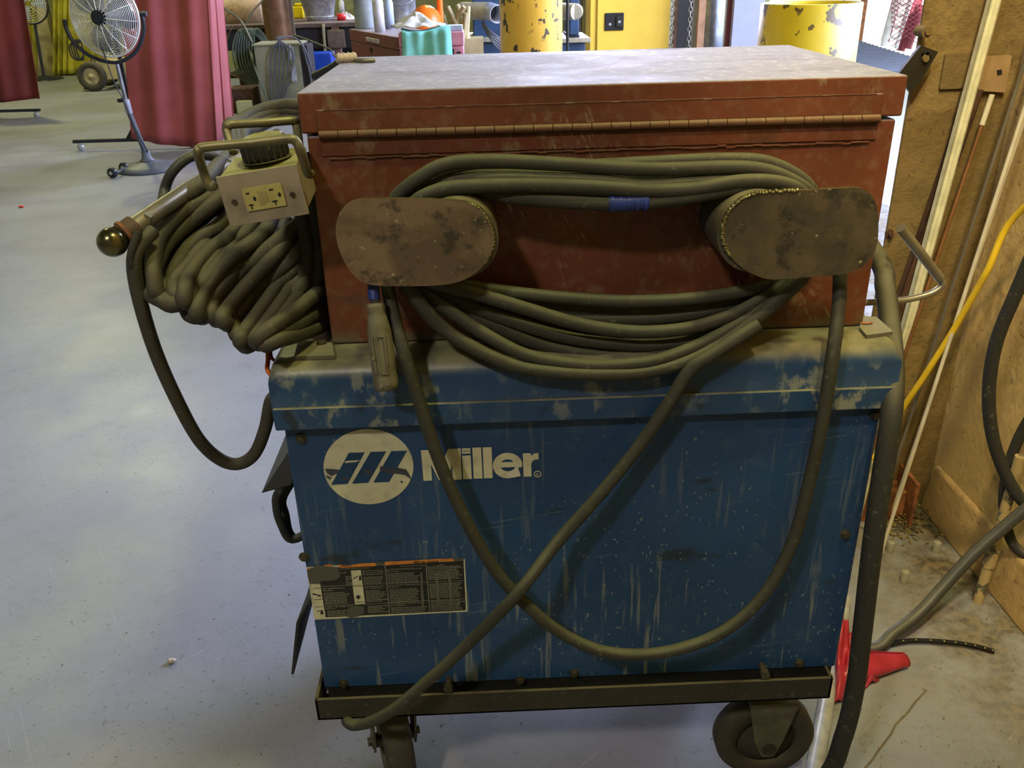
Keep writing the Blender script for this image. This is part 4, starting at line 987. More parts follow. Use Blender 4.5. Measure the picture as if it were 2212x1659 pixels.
def frame_on_wheels(root, xa, xb, y, zt, up):
    obj('foot_bar', MB().box(xa, xb, y-.02, y+.02, .075, .105), M['fanblack'], root, bevel=.003)
    for x in (xa+.06, xb-.06):
        c = V(x, y, .032); w_ = obj('caster', MB().lathe([(0, -.012), (.030, -.012), (.032, -.008), (.032, .008), (.030, .012), (0, .012)], c, (0, 1, 0), 20), M['galv'], root)
        obj('caster_fork', MB().box(x-.02, x+.02, y-.018, y+.018, .066, .076).box(x-.006, x+.006, y-.017, y-.013, .02, .07).box(x-.006, x+.006, y+.013, y+.017, .02, .07), M['galv'], w_)
    obj('upright', MB().box(up-.015, up+.015, y-.015, y+.015, .1, 2.6).prism([(up-.10, y-.004, .105), (up+.10, y-.004, .105), (up+.015, y-.004, .22), (up-.015, y-.004, .22)], (0, .008, 0)), M['fanblack'], root)
    obj('top_rail', MB().box(up-.02, up+1.6, y-.012, y+.012, 2.6, 2.63), M['fanblack'], root)
xa, xb = UY(155, 328, Yq).x, UY(425, 325, Yq).x
frame_on_wheels(sc, xa, xb, Yq+.08, 2.6, UY(290, 310, Yq).x)
Yr = 9.9
sc2 = thing('welding_screen', 'dull red vinyl welding curtain at far left edge of shop', 'welding curtain', UZ(20, 258, 0))
obj('curtain', curtain('c', '', [(-260, -120), (-100, -130), (25, -140)], [(-240, 248), (-60, 228), (20, 219), (88, 213)], Yr+.1, Yr, M['curtain2'], 2.4, .05), M['curtain2'], sc2, solid=.004)
x1 = UY(85, 248, Yr-.1).x
frame_on_wheels(sc2, x1-1.9, x1, Yr-.05, 2.6, x1-1.75)

# pedestal fan
Yf = 6.4
pf = UZ(322, 366, 0)
Yf = pf.y
fan = thing('pedestal_fan', 'chrome-caged pedestal fan on round wheeled base before red curtain', 'fan', pf)
obj('base', MB().lathe([(0, .085), (.05, .085), (.055, .075), (.12, .062), (.20, .045), (.25, .022), (.258, .0), (.0, .0)], pf, (0, 0, 1), 48).lathe([(.028, .16), (.034, .15), (.04, .10), (.06, .08)], pf, (0, 0, 1), 24), M['fangrey'], fan)
for px, py in ((243, 374), (268, 362)):
    c = UZ(px, py, .04); w_ = obj('base_wheel', MB().lathe([(0, -.02), (.038, -.02), (.042, -.01), (.042, .01), (.038, .02), (0, .02)], c+V(0, 0, .003), (.3, 1, 0), 24), M['fanblack'], fan)
    obj('wheel_cap', MB().cyl(c+V(-.008, -.024, .003), c+V(.008, .024, .003), .015, n=20), M['galv'], w_)
    b = MB().tube([c+V(.03, 0, .0), pf+V(-.15, 0, .04)], .012, 8); obj('wheel_arm', b, M['fangrey'], fan)
pj, pt = UY(276, 235, Yf), UY(253, 138, Yf)
pbt = UY(320, 345, Yf)
obj('lower_pole', MB().tube([pbt, pj], .022, 20), M['fangrey'], fan)
obj('upper_pole', MB().tube([pj, pt], .017, 20), M['fanpole'], fan)
obj('collar', MB().tube([UY(280, 245, Yf), UY(272, 215, Yf)], .027, 20), M['silver'], fan)
kq = UY(264, 216, Yf-.02); obj('clamp_knob', MB().cyl(kq, kq+V(-.035, 0, 0), .02, n=12), M['fanblack'], fan)
hc = UY(226, 37, Yf-.05); Rr = .300; fax = V(-.22, -1, .02).normalized()
fa = fax.orthogonal().normalized(); fb = fax.cross(fa)
def ringp(c, r_, n=48): return [c+(fa*math.cos(2*PI*i/n)+fb*math.sin(2*PI*i/n))*r_ for i in range(n)]
g = MB()
for i in range(1, 22):
    rr = .06+(Rr-.06)*i/21; dome = .085*(1-((rr/Rr)**3)); g.tube(ringp(hc+fax*dome, rr, 56), .0022, 5, closed=True)
for i in range(14):
    a_ = 2*PI*i/14; d = fa*math.cos(a_)+fb*math.sin(a_)
    g.tube([hc+d*r_+fax*(.085*(1-((r_/Rr)**3))) for r_ in (.05, .12, .18, .24, .28, Rr)], .0034, 5)
obj('front_grille', g, M['chrome'], fan)
g = MB()
for i in range(1, 12):
    rr = .08+(Rr-.08)*i/11; dome = -.10*(1-((rr/Rr)**3)); g.tube(ringp(hc+fax*dome, rr, 48), .0016, 5, closed=True)
for i in range(10):
    a_ = 2*PI*i/10; d = fa*math.cos(a_)+fb*math.sin(a_); g.tube([hc+d*r_-fax*(.10*(1-((r_/Rr)**3))) for r_ in (.05, .15, .24, Rr)], .0026, 5)
obj('rear_grille', g, M['chrome'], fan)
obj('rim', MB().tube(ringp(hc, Rr, 64), .008, 10, closed=True), M['chrome'], fan)
for k in range(3):
    a0 = 2*PI*k/3+.4
    def bl(u_, v_, a0=a0):
        r_ = .05+.21*v_; a_ = a0+(u_-.5)*1.35*(.6+.4*math.sin(v_*PI)); tw = (u_-.5)*.07
        return hc+(fa*math.cos(a_)+fb*math.sin(a_))*r_+fax*tw
    obj('blade', MB().grid(bl, 8, 8), flat('dark_fan_blade', (.10, .10, .11), .35, .6), fan, solid=.002)
obj('hub', MB().cyl(hc+fax*.09, hc+fax*.10, .055, n=32).cyl(hc+fax*.10, hc+fax*.108, .035, n=32, m=0), M['fanblack'], fan)
obj('motor', MB().cyl(hc-fax*.02, hc-fax*.16, .06, .05, n=24), M['fanblack'], fan)
yk = [UY(x, y, Yf) for x, y in ((139, 42), (143, 62), (160, 92), (190, 118), (225, 132), (256, 134), (285, 120), (303, 95), (311, 60), (306, 30))]
obj('yoke', MB().tube(catmull(yk, 6), .016, 12), M['fanblack'], fan)
obj('yoke_knob', MB().cyl(yk[-1]+V(.04, 0, 0), yk[-1]-V(.03, 0, 0), .022, n=12), M['fanblack'], fan)
obj('power_cord', MB().tube(catmull([UY(196, 45, Yf-.1), UY(215, 90, Yf-.1), UY(233, 140, Yf-.05), UY(248, 180, Yf-.05), UY(268, 218, Yf-.05), UY(285, 260, Yf-.05), UY(315, 320, Yf-.05), UZ(332, 350, .03), UZ(355, 352, .008), UZ(400, 360, .008)], 6), .005, 8), M['fanblack'], fan)
# smaller black fan far behind
Y2 = 13.2
f2 = thing('pedestal_fan', 'small black-rimmed pedestal fan far back by yellow curtain', 'fan', UZ(96, 172, 0))
p2 = UZ(96, 172, 0); Y2 = p2.y
c2 = UY(62, 8, Y2); f2ax = V(0, -1, 0)
def ring2(r_, n=40, y=0): return [c2+V(math.cos(2*PI*i/n)*r_, y, math.sin(2*PI*i/n)*r_) for i in range(n)]
obj('rim', MB().tube(ring2(.30), .014, 8, closed=True), M['fanblack'], f2)
g = MB()
for i in range(1, 8): g.tube(ring2(.04+.035*i, 32, -.05), .003, 5, closed=True)
for i in range(8): a_ = PI/4*i; g.tube([c2+V(math.cos(a_)*.04, -.06, math.sin(a_)*.04), c2+V(math.cos(a_)*.30, 0, math.sin(a_)*.30)], .003, 5)
obj('grille', g, M['chrome'], f2)
for k in range(3):
    a_ = 2*PI*k/3; obj('blade', MB().prism([c2+V(math.cos(a_+d_)*r_, 0, math.sin(a_+d_)*r_) for r_, d_ in ((.05, -.5), (.26, -.35), (.26, .35), (.05, .5))], (0, .006, 0)), M['silver'], f2)
obj('pole', MB().tube([c2+V(0, .04, -.29), p2+V(0, 0, .03)], .022, 12), M['fanblack'], f2)
obj('base', MB().lathe([(0, .07), (.06, .06), (.28, .03), (.30, 0)], p2, (0, 0, 1), 28), M['fanblack'], f2)
# yellow curtain and beige panel on back wall
obj('yellow_curtain', curtain('c', '', [(-60, -150), (40, -150), (75, -150)], [(-60, 163), (40, 166), (78, 163)], 14.9, 14.9, None, 6, .05), M['yellow_wall'], label='yellow vinyl curtain on back wall left of beige panel', cat='curtain', group=None, solid=.01)
obj('yellow_curtain', curtain('c', '', [(112, -150), (150, -150), (230, -150)], [(112, 160), (150, 160), (235, 158)], 14.8, 14.8, None, 7, .06), M['yellow_wall'], label='yellow vinyl curtain on back wall behind the tyred cart', cat='curtain', solid=.01)
b = MB(); a = UY(76, 158, 14.95); b.box(a.x, a.x+.42, 14.95, 15.1, 0, 2.6); obj('beige_panel', b, M['beige'], label='beige steel panel between the two yellow curtains', cat='panel')
# pneumatic tyred cart
wc_ = UY(199, 165, 12.4); rt_ = wc_.z
ct = thing('tyred_cart', 'tan two-wheeled cart with fat rubber tyre behind fan', 'cart', V(wc_.x+.3, 12.6, 0))
for yy in (12.4, 13.1):
    c = V(wc_.x-(.08 if yy > 13 else 0), yy, rt_); r1 = rt_
    w_ = obj('tyre', MB().lathe([(r1*.58, -.04), (r1*.75, -.06), (r1*.93, -.05), (r1, -.02), (r1, .02), (r1*.93, .05), (r1*.75, .06), (r1*.58, .04), (r1*.58, -.04)], c, (0, 1, 0), 36), M['tyre'], ct)
    obj('rim', MB().lathe([(0, -.05), (.03, -.05), (.035, -.03), (r1*.45, -.015), (r1*.6, -.035), (r1*.6, .035), (r1*.45, .015), (0, .04)], c, (0, 1, 0), 28), M['beige'], w_)
obj('tray', MB().box(wc_.x+.05, wc_.x+1.0, 12.5, 13.0, rt_*.7, rt_*2.0), M['beige'], ct, bevel=.01)
obj('leg', MB().tube([V(wc_.x-.27, 12.7, 0), V(wc_.x-.08, 12.7, rt_*2.1), V(wc_.x+.1, 12.7, rt_*2)], .02, 8), M['rust'], ct)
hh = MB()
for k in range(4): hh.tube(catmull([UY(165+5*k, 85, 12.5), UY(150+5*k, 100, 12.5), UY(155+5*k, 122, 12.5), UY(170+3*k, 130, 12.5), UY(180, 118, 12.5), UY(176, 92, 12.5)], 5), .012, 8)
obj('hung_hose', hh, M['rubber'], ct)

# ------------------------------------------------------------------ background, middle: bench area
pe = UZ(700, 50, .92); Yw = pe.y
bx0, bx1 = UY(440, 50, Yw).x, UY(778, 50, Yw).x
bn = thing('workbench', 'long dark workbench with thick steel top behind the red curtain', 'workbench', V((bx0+bx1)/2, Yw+.4, 0))
obj('bench_top', MB().box(bx0, bx1, Yw, Yw+1.9, .87, .92), M['benchwood'], bn, bevel=.005)
obj('under_shelf', MB().box(bx0+.1, bx1-.1, Yw+.1, Yw+.8, .28, .31), M['dark'], bn)
obj('apron', MB().box(bx0+.05, bx1-.05, Yw+.05, Yw+.08, .62, .87), M['dark'], bn)
lx = UY(725, 80, Yw).x
for x in (bx0+.1, lx-.0):
    for y in (Yw+.06, Yw+1.8): obj('leg', MB().box(x-.05, x+.05, y-.05, y+.05, 0, .87), M['woodbrown'] if x > bx0+1 else M['dark'], bn, bevel=.006)
obj('vise_block', MB().box(lx-.10, lx+.12, Yw-.06, Yw+.04, .62, .84), M['benchwood'], bn, bevel=.02)
def standing(px0, px1, pyb, z, Yd=None):
    "left/right edge and depth of something standing on height z whose foot shows at pyb"
    p = UZ((px0+px1)/2, pyb, z); s = (UY(px1, pyb, p.y)-UY(px0, pyb, p.y)).length/2; return p, s
# galvanised bucket
p, s = standing(662, 722, 44, .92)
bk = thing('bucket', 'galvanised steel bucket standing on workbench', 'bucket', p)
obj('pail', MB().lathe([(0, .003), (s*.92, .003), (s*.95, .0), (s*.96, .03), (s*.98, .035), (s*1.3, .30), (s*1.33, .30), (s*1.33, .31), (s*1.27, .31), (s*1.26, .30), (s*.95, .02)], p, (0, 0, 1), 32), M['galv'], bk)
obj('rib', MB().tube([p+V(math.cos(a_/16*PI)*s*1.0, math.sin(a_/16*PI)*s*1.0, .05) for a_ in range(32)], .006, 6, closed=True), M['galv'], bk)
p, s = standing(634, 664, 40, .92); b = MB().box(p.x-s, p.x+s*.6, p.y-.05, p.y+.05, .92, 1.08).box(p.x-s*.6, p.x+s*.9, p.y-.04, p.y+.04, 1.08, 1.12)
obj('power_tool', b, M['bright_yellow'], label='yellow power tool on bench between brown pipe and bucket', cat='tool', bevel=.02)
p, s = standing(729, 747, 44, .92); obj('red_cup', MB().lathe([(0, 0), (s, 0), (s*1.1, .08), (s*.9, .08), (s*.9, .01)], p, (0, 0, 1), 20), M['red'], label='small red cup on bench right of the bucket', cat='cup')
def rag(u_, v_, p=UZ(746, 42, .92)):
    a_ = u_*2*PI; r_ = v_; return p+V(math.cos(a_)*r_*.16*(1+.2*math.sin(3*a_)), math.sin(a_)*r_*.1, .003+.07*(1-r_)**.7*(1+.5*math.sin(5*a_+4*r_)))
obj('shop_rag', MB().grid(rag, 30, 8), M['white_cloth'], label='white crumpled rag on bench right end', cat='rag')
p, s = standing(733, 745, 26, .94); obj('glue_bottle', MB().lathe([(0, 0), (s, 0), (s, .16), (s*.4, .20), (s*.3, .24), (0, .24)], V(p.x, p.y, .92), (0, 0, 1), 20), M['label_white'], label='white bottle with blue print at bench right end', cat='bottle')
p, s = standing(546, 556, 44, .92); obj('blue_strip', MB().box(p.x-.035, p.x+.035, p.y, p.y+.01, .92, 1.5), M['paleblue'], label='pale blue upright strip at the back of the bench', cat='strip')
# peach gas cylinder lying at back, seen over the curtain edge
a = UY(500, 18, Yw+.6); obj('peach_tank', MB().cyl(a+V(-.1, 0, -.05), a+V(.35, .1, -.05), .21, n=28).ball(a+V(.35, .1, -.05), .12, .21, .21, 16), M['peach'], label='peach painted tank on bench above the hose coil', cat='tank')
# white ring gauge at curtain edge
a = UY(458, 12, Yw-1.0); obj('lamp_ring', MB().lathe([(.09, -.02), (.11, 0), (.09, .02), (.08, 0), (.09, -.02)], a, (.7, -1, 0), 28).lathe([(.09, .0), (.05, .12), (.03, .2)], a, (-.3, .8, 0), 20), M['white'], label='white-rimmed work lamp head beside red curtain top', cat='lamp')
# brown duct standing before the bench
p = UZ(606, 262, 0); Yp_ = Yw-.22
s = (UY(636, 60, Yp_)-UY(572, 60, Yp_)).length/2; c = (UY(636, 60, Yp_)+UY(572, 60, Yp_))/2
obj('standing_pipe', MB().cyl((c.x, Yp_, 0), (c.x, Yp_, 2.2), s, n=40), M['copper_pipe'], label='wide shiny brown pipe standing upright in front of workbench', cat='pipe')
obj('flat_bar', MB().box(c.x+s*.9, c.x+s*1.15, Yp_-.12, Yp_-.1, .0, 1.6), M['benchwood'], label='dark flat steel bar standing against the brown pipe', cat='bar')
# olive-grey cabinet with cables
Yg = Yw-1.2
gl, grr = UY(545, 97, Yg), UY(648, 97, Yg); gt = gl.z
gx1 = UY(648, 120, Yg).x
gb = thing('steel_cabinet', 'olive-grey steel cabinet draped with grey cable beside the red curtain', 'cabinet', V((gl.x+gx1)/2, Yg+.25, 0))
obj('body', MB().box(gl.x+.01, gx1, Yg, Yg+.5, .0, gt-.015), M['olive_box'], gb, bevel=.006)
obj('top', MB().box(gl.x-.01, gx1+.02, Yg-.015, Yg+.51, gt-.015, gt+.005), M['olive_box'], gb, bevel=.003)
obj('side_strip', MB().box(gx1, gx1+.09, Yg+.01, Yg+.4, 0, gt-.02), M['dark'], gb)
for (x, y0, y1) in ((626, 100, 128), (631, 142, 176)):
    a, b_ = UY(x, y0, Yg-.03), UY(x+2, y1, Yg-.03)
    obj('pull_handle', MB().tube(catmull([a+V(0, .03, 0), a, b_, b_+V(0, .03, 0)], 5), .009, 8).box(a.x-.035, a.x+.035, Yg-.006, Yg, b_.z, a.z), M['galv'], gb)
hx = MB()
for k in range(6):
    x = 590+9*k
    hx.tube(catmull([UY(632, 80, Yg+.05), UY(612-3*k, 82, Yg-.03), UY(x-4, 110, Yg-.04), UY(x-6, 160, Yg-.045), UY(588+5*k, 215, Yg-.045), UY(600+4*k, 245, Yg-.04), UY(640, 262, Yg-.03)], 6), .009, 8)
for k in range(2): hx.tube(catmull([UY(632, 80, Yg+.05), UY(650, 92, Yg-.04), UY(662+6*k, 130, Yg-.04), UY(672+6*k, 180, Yg-.04), UY(664+6*k, 230, Yg-.04)], 6), .010, 8)
obj('grey_cable', hx, M['greyhose'], label='grey cable hung in loops over the olive-grey cabinet', cat='cable')
obj('slack_cable', MB().tube(catmull([UY(636, 76, Yg-.05), UY(680, 92, Yg-.3), UY(715, 108, Yg-.6), UY(742, 122, Yg-.9), V(-.7, Yg-1.2, .9)], 6), .011, 10), M['hose'], label='dark cable stretched from brown pipe toward chest lid', cat='cable')
gh = MB(); Yk = Yw-.5
for k in range(9):
    w2 = k*.9; gh.tube(catmull([UY(520+4*k, 64-k%3, Yk-.02*k/4), UY(505+5.5*k, 92, Yk-.04), UY(505+6.2*k, 130, Yk-.05), UY(520+6*k, 168-k*.8, Yk-.04), UY(552+4*k, 190-2*k, Yk), UY(585+w2, 172, Yk+.05), UY(580+w2, 120, Yk+.07), UY(556+2*k, 78, Yk+.05)], 6, True), .0105, 8, closed=True)
gh.tube(catmull([UY(518, 66, Yk-.04), UY(540, 110, Yk-.05), UY(552, 150, Yg-.06), UY(575, 210, Yg-.06), UY(592, 245, Yg-.06)], 6), .011, 8)
obj('green_hose', gh, M['greenhose'], label='green-grey hose coiled between red curtain and olive-grey cabinet', cat='hose')
wn_ = MB(); wn_.tube(catmull([UY(505, 55, Yk-.05), UY(492, 80, Yk-.06), UY(488, 120, Yk-.06), UY(500, 160, Yk-.06), UY(518, 172, Yk-.06), UY(521, 230, Yk-.06), UY(525, 262, Yk-.06)], 6), .005, 6)
wn_.tube(catmull([UY(500, 20, Yk), UY(480, 60, Yk), UY(486, 110, Yk-.03)], 6), .006, 6)
obj('thin_cord', wn_, M['copper_rod'], label='thin brown cord trailing beside red curtain edge', cat='cord')
hk = MB().tube(catmull([UY(485, 18, Yk), UY(520, 45, Yk-.05), UY(545, 92, Yk-.05)], 5), .016, 8); hk.tube(catmull([UY(575, -6, Yk), UY(545, 25, Yk), UY(533, 52, Yk)], 5), .011, 8)
obj('torch_lead', hk, M['chain'], label='grey torch lead with hook above the green hose', cat='cable')
Yj = 9.62; a = UY(527, 232, Yj); obj('junction_box', MB().box(a.x-.09, a.x+.09, Yj, Yj+.1, a.z-.07, a.z+.07).box(a.x-.03, a.x+.03, Yj+.02, Yj+.08, 0, a.z-.06), M['palebox'], label='pale yellow junction box low between curtain and cabinet', cat='box', bevel=.02)
obj('under_bench_shade', MB().box(bx0+.1, bx1-.1, Yw+.9, Yw+.93, 0, .87), M['dark'], bn)  # dark sheet added to stand for the shade under the bench
Yc2 = 9.75
obj('under_bench_crate', MB().box(UY(494, 230, Yc2).x, UY(552, 230, Yc2).x, Yc2, Yc2+.4, 0, UY(520, 192, Yc2).z), M['rust_dark'], label='dark maroon crate on floor between red curtain and olive-grey cabinet', cat='crate', bevel=.01)
p = UY(690, 150, Yw-.4); obj('blue_bin', MB().box(p.x-.15, p.x+.18, Yw-.55, Yw-.2, 0, p.z+.2), M['royal'], label='royal blue bin on floor before bench leg', cat='bin', bevel=.01)
a = UY(692, 85, Yw-.1); obj('torch', MB().tube([UY(698, 52, Yw-.02), UY(702, 100, Yw-.02), UY(705, 138, Yw-.02)], .02, 12), M['tanpipe'], label='tan torch handle hanging from bench front', cat='torch')
a, b_ = UY(668, 160, 6.0), UY(742, 128, 5.8)
obj('black_nozzle', MB().tube([UY(680, 165, 3.2), UY(715, 148, 3.1), UY(748, 126, 3.0)], .02, 12).box(UY(676, 150, 3.1).x-.02, UY(745, 128, 3.1).x, 3.15, 3.2, 0, .9), M['black'], label='black nozzle on stand just behind chest lid corner', cat='nozzle')

# table with the two tool boxes
A1, B1 = UZ(755, 62, 1.17), UZ(858, 80, 1.17)
hb_ = .25; zt_ = 1.17
d = (B1-A1); L1 = d.length; dn = d.normalized(); bk_ = V(-dn.y, dn.x, 0)
if bk_.y < 0: bk_ = -bk_
tz = zt_-hb_
tb_ = thing('steel_table', 'low steel table that carries the brown and pink tool boxes', 'table', V((A1.x+B1.x)/2+.4, A1.y, 0))
tx0, tx1, ty0, ty1 = A1.x-.15, UY(1010, 100, A1.y).x+.1, B1.y-.24, A1.y+.55
obj('tabletop', MB().box(tx0, tx1, ty0, ty1, tz-.04, tz), M['benchwood'], tb_)
for x in (tx0+.04, tx1-.04):
    for y in (ty0+.04, ty1-.04): obj('leg', MB().box(x-.03, x+.03, y-.03, y+.03, 0, tz-.04), M['dark'], tb_)
bb = thing('tool_box', 'brown steel tool box with chrome hasp behind chest lid', 'tool box', (A1+B1)/2+V(0, .1, -hb_))
W1 = .34
obj('lower_box', MB().obox(V(A1.x, A1.y, tz), dn*L1, bk_*W1, V(0, 0, hb_-.075)), M['brownbox'], bb, bevel=.004)
obj('lid', MB().obox(V(A1.x, A1.y, tz+hb_-.073)-bk_*.004-dn*.002, dn*(L1+.004), bk_*(W1+.008), V(0, 0, .073)), M['brownbox'], bb, bevel=.006)
hp = V(A1.x, A1.y, 0)+dn*(L1*.40)-bk_*.012
obj('hasp', MB().obox(hp+V(0, 0, zt_-.055), dn*(L1*.27), bk_*.012, V(0, 0, .024)), M['galv'], bb, bevel=.003)
obj('lock_plate', MB().obox(V(A1.x, A1.y, 0)+dn*(L1*.45)-bk_*.006+V(0, 0, zt_-.118), dn*.022, bk_*.006, V(0, 0, .028)), M['slot'], bb)
Ypk = B1.y-.16
px0_, px1_ = UY(862, 75, Ypk).x, UY(1000, 72, Ypk).x; pz = UY(998, 68, Ypk).z
pk = thing('tool_box', 'pink steel tool box partly under teal cloth', 'tool box', V((px0_+px1_)/2, Ypk+.15, tz))
obj('lower_box', MB().box(px0_, px1_, Ypk, Ypk+.155, tz, pz-.075), M['pink'], pk, bevel=.004)
obj('lid', MB().box(px0_-.004, px1_+.004, Ypk-.004, Ypk+.158, pz-.073, pz), M['pink'], pk, bevel=.006)
a = UY(984, 110, Ypk); obj('latch', MB().box(a.x-.03, a.x+.03, Ypk-.01, Ypk, a.z-.03, a.z+.02, 0).box(a.x-.02, a.x-.008, Ypk-.013, Ypk-.009, a.z-.03, a.z+.012, 1).box(a.x+.006, a.x+.03, Ypk-.013, Ypk-.009, a.z-.012, a.z-.004, 1), [M['pink'], M['slot']], pk)
a = UY(988, 62, Ypk+.1); obj('top_tray', MB().box(a.x-.06, a.x+.03, Ypk+.04, Ypk+.14, pz+.001, pz+.03), M['paleblue'], label='small pale tray on pink tool box lid', cat='tray', bevel=.004)
def drape(u_, v_):
    xx = 868+104*u_; 
    if v_ < .3:
        t = v_/.3; p = UY(xx+(1-t)*4*(u_-.5), 60+6*math.sin(u_*5)+6*t, Ypk+.10*(1-t)-.01); p.z = max(pz+.006, min(p.z, pz+.05+.015*math.sin(u_*7)))
    else:
        t = (v_-.3)/.7; a_ = UY(xx+2*u_, 70, Ypk-.02); p = V(a_.x+.01*(u_-.5)*t, Ypk-.02-.018*(1+math.sin(u_*9+t*2))*(.3+t)-.006*math.sin(u_*23), pz+.004-.24*t)
    return p
obj('teal_cloth', MB().grid(drape, 60, 20), M['teal'], label='teal cotton cloth draped over pink tool box', cat='cloth', solid=.003)
def wrag(u_, v_, c=UY(898, 58, Ypk+.09)):
    a_ = u_*2*PI; r_ = v_; z = pz+.03+.05*(1-r_)*(1+.5*math.sin(4*a_+6*r_))+.006*math.sin(9*a_)
    return V(c.x+math.cos(a_)*r_*.15*(1+.15*math.sin(3*a_+1)), c.y+math.sin(a_)*r_*.09, z)
obj('white_rag', MB().grid(wrag, 48, 12), M['white_cloth'], label='white crumpled cloth on top of teal cloth', cat='cloth', solid=.004)
def can(name, label, cat, px0, px1, pyb, z, h_, mat, prof=None, yoff=0):
    p, s = standing(px0, px1, pyb, z)
    prof = prof or [(0, 0), (s, 0), (s*1.03, .004), (s, .01), (s, h_), (s*1.04, h_+.004), (s*.95, h_+.008), (s*.93, h_-.02), (0, h_-.03)]
    t = thing(name, label, cat, p)
    obj('can_body', MB().lathe(prof, p, (0, 0, 1), 28), mat, t); return t, p, s
can('grey_pot', 'wide grey-green pot standing on brown tool box', 'pot', 768, 808, 61, zt_, .20, M['greypot'])
t_, p, s = can('spray_can', 'tall white spray can at front of brown tool box lid', 'spray can', 810, 832, 69, zt_, .20, M['label_white'], [(0, 0), (.033, 0), (.033, .17), (.028, .185), (.012, .19), (.012, .2), (0, .2)])
obj('cap', MB().lathe([(.028, .186), (.028, .235), (0, .235)], p, (0, 0, 1), 20), M['white'], t_)
t_, p, s = can('spray_can', 'silver-blue spray can behind the white spray can', 'spray can', 834, 852, 62, zt_, .20, M['paleblue'], [(0, 0), (.03, 0), (.03, .15), (.02, .18), (.01, .19), (0, .19)])
obj('cap', MB().lathe([(.012, .185), (.012, .205), (0, .205)], p, (0, 0, 1), 16), M['white'], t_)
t_, p, s = can('paint_bucket', 'silver-grey paint bucket standing behind brown tool box', 'bucket', 846, 900, 46, tz, .34, M['silver'])
obj('bail', MB().tube(catmull([p+V(-s, -.01, .28), p+V(-s*.6, -s, .22), p+V(0, -s*1.15, .20), p+V(s*.6, -s, .22), p+V(s, -.01, .28)], 5), .004, 6), M['galv'], t_)
ph = UY(921, 60, ty1-.15)
hat = MB().ball((ph.x, ty1-.15, 1.12), .13, .16, .17, 24, f=lambda d: 1 if d.z > -.15 else .92).lathe([(.13, -.02), (.155, -.03), (.16, -.035)], (ph.x, ty1-.15, 1.12), (0, 0, 1), 28)
obj('orange_helmet', hat, M['hat'], label='glossy orange helmet behind the white cloth', cat='helmet')
obj('helmet_stand', MB().box(ph.x-.08, ph.x+.08, ty1-.22, ty1-.08, tz, .975), M['dark'], label='dark block that carries the orange helmet', cat='block')
a = UY(951, 40, ty1-.1); obj('orange_tube', MB().cyl((a.x, ty1-.06, tz), (a.x, ty1-.06, tz+.6), .022, n=16), M['hat'], label='orange tube upright right of the helmet', cat='tube')
sp_ = MB(); c = UY(985, 45, 5.9)
for k in range(9): sp_.tube([c+V(R.uniform(-.12, .12), R.uniform(-.1, .1), -.15), c+V(R.uniform(-.14, .16), R.uniform(-.1, .1), R.uniform(.0, .12))], .018, 8)
sp_.box(c.x-.2, c.x+.2, 5.75, 6.05, 0, c.z-.12)
obj('tool_bin', sp_, M['beige'], label='bin of olive tool handles behind the pink tool box', cat='bin')

# blue machines with ducts
def blue_machine(px0, px1, Y, ztop, zmid, label):
    x0, x1 = UY(px0, 60, Y).x, UY(px1, 60, Y).x
    t = thing('shop_machine', label, 'machine', V((x0+x1)/2, Y+.3, 0))
    obj('base_cabinet', MB().box(x0-.04, x1+.04, Y-.04, Y+.6, 0, zmid), M['machine_blue'], t, bevel=.01)
    obj('bed', MB().box(x0-.08, x1+.08, Y-.08, Y+.6, zmid, zmid+.035), M['tanpipe'], t, bevel=.004)
    obj('column', MB().box(x0+.02, x1, Y, Y+.5, zmid+.035, ztop-.25), M['machine_dark'], t, bevel=.01)
    obj('head', MB().box(x0+.03, x1-.01, Y-.02, Y+.5, ztop-.25, ztop+.35), M['machine_blue'], t, bevel=.01)
    return t
Ym = 6.4
zb0 = UY(1030, 90, Ym).z
blue_machine(1014, 1090, Ym, UY(1040, 10, Ym).z, zb0, 'blue machine base beneath the open grey duct')
dc = UY(1062, 26, Ym-.25)
dt = thing('duct', 'open grey duct elbow before blue machine left of yellow post', 'duct', dc)
dax = V(.5, -1, -.15).normalized()
sd_ = (UY(1080, 26, Ym-.25)-UY(1045, 26, Ym-.25)).length/2*1.05
obj('tube', MB().lathe([(sd_, -.05), (sd_*1.02, .10), (sd_*.93, .10), (sd_*.88, -.02), (sd_*.86, -.05)], dc, dax, 32), M['silver'], dt)
obj('elbow', MB().cyl(dc-dax*.03, dc+V(-.22, .12, .01), sd_, sd_*.97, n=32).ball(dc+V(-.22, .12, .01), sd_*.97, n=20), M['tanpipe'], dt)
obj('bore', MB().cyl(dc-dax*.04, dc-dax*.03, sd_*.88, n=28), M['machine_dark'], dt)
hh = MB()
for k in range(5): hh.tube(catmull([UY(1042, 46+2*k, Ym-.2), UY(1058, 66+4*k, Ym-.25), UY(1076, 80+6*k, Ym-.25), UY(1100, 100+5*k, Ym-.25)], 5), .007, 8)
obj('machine_cables', hh, M['greyhose'], label='grey cables sagging under the open duct', cat='cable')
blue_machine(1222, 1253, Ym+.1, UY(1240, 5, Ym).z, UY(1240, 93, Ym).z, 'blue machine seen right of the yellow post')
dc = UY(1243, 25, Ym-.1); obj('vent_pipe', MB().cyl(dc+V(-.12, .12, 0), dc, .062, n=28).cyl(dc, dc+V(0, -.01, 0), .062, .05, n=28), M['tanpipe'], label='round tan duct end right of yellow post', cat='duct')
obj('black_tube', MB().cyl(V(UY(1226, 60, Ym-.3).x, Ym-.3, 0), V(UY(1226, 60, Ym-.3).x, Ym-.3, 1.8), .012, n=10), M['fanblack'], label='thin dark upright tube right of yellow post', cat='tube')

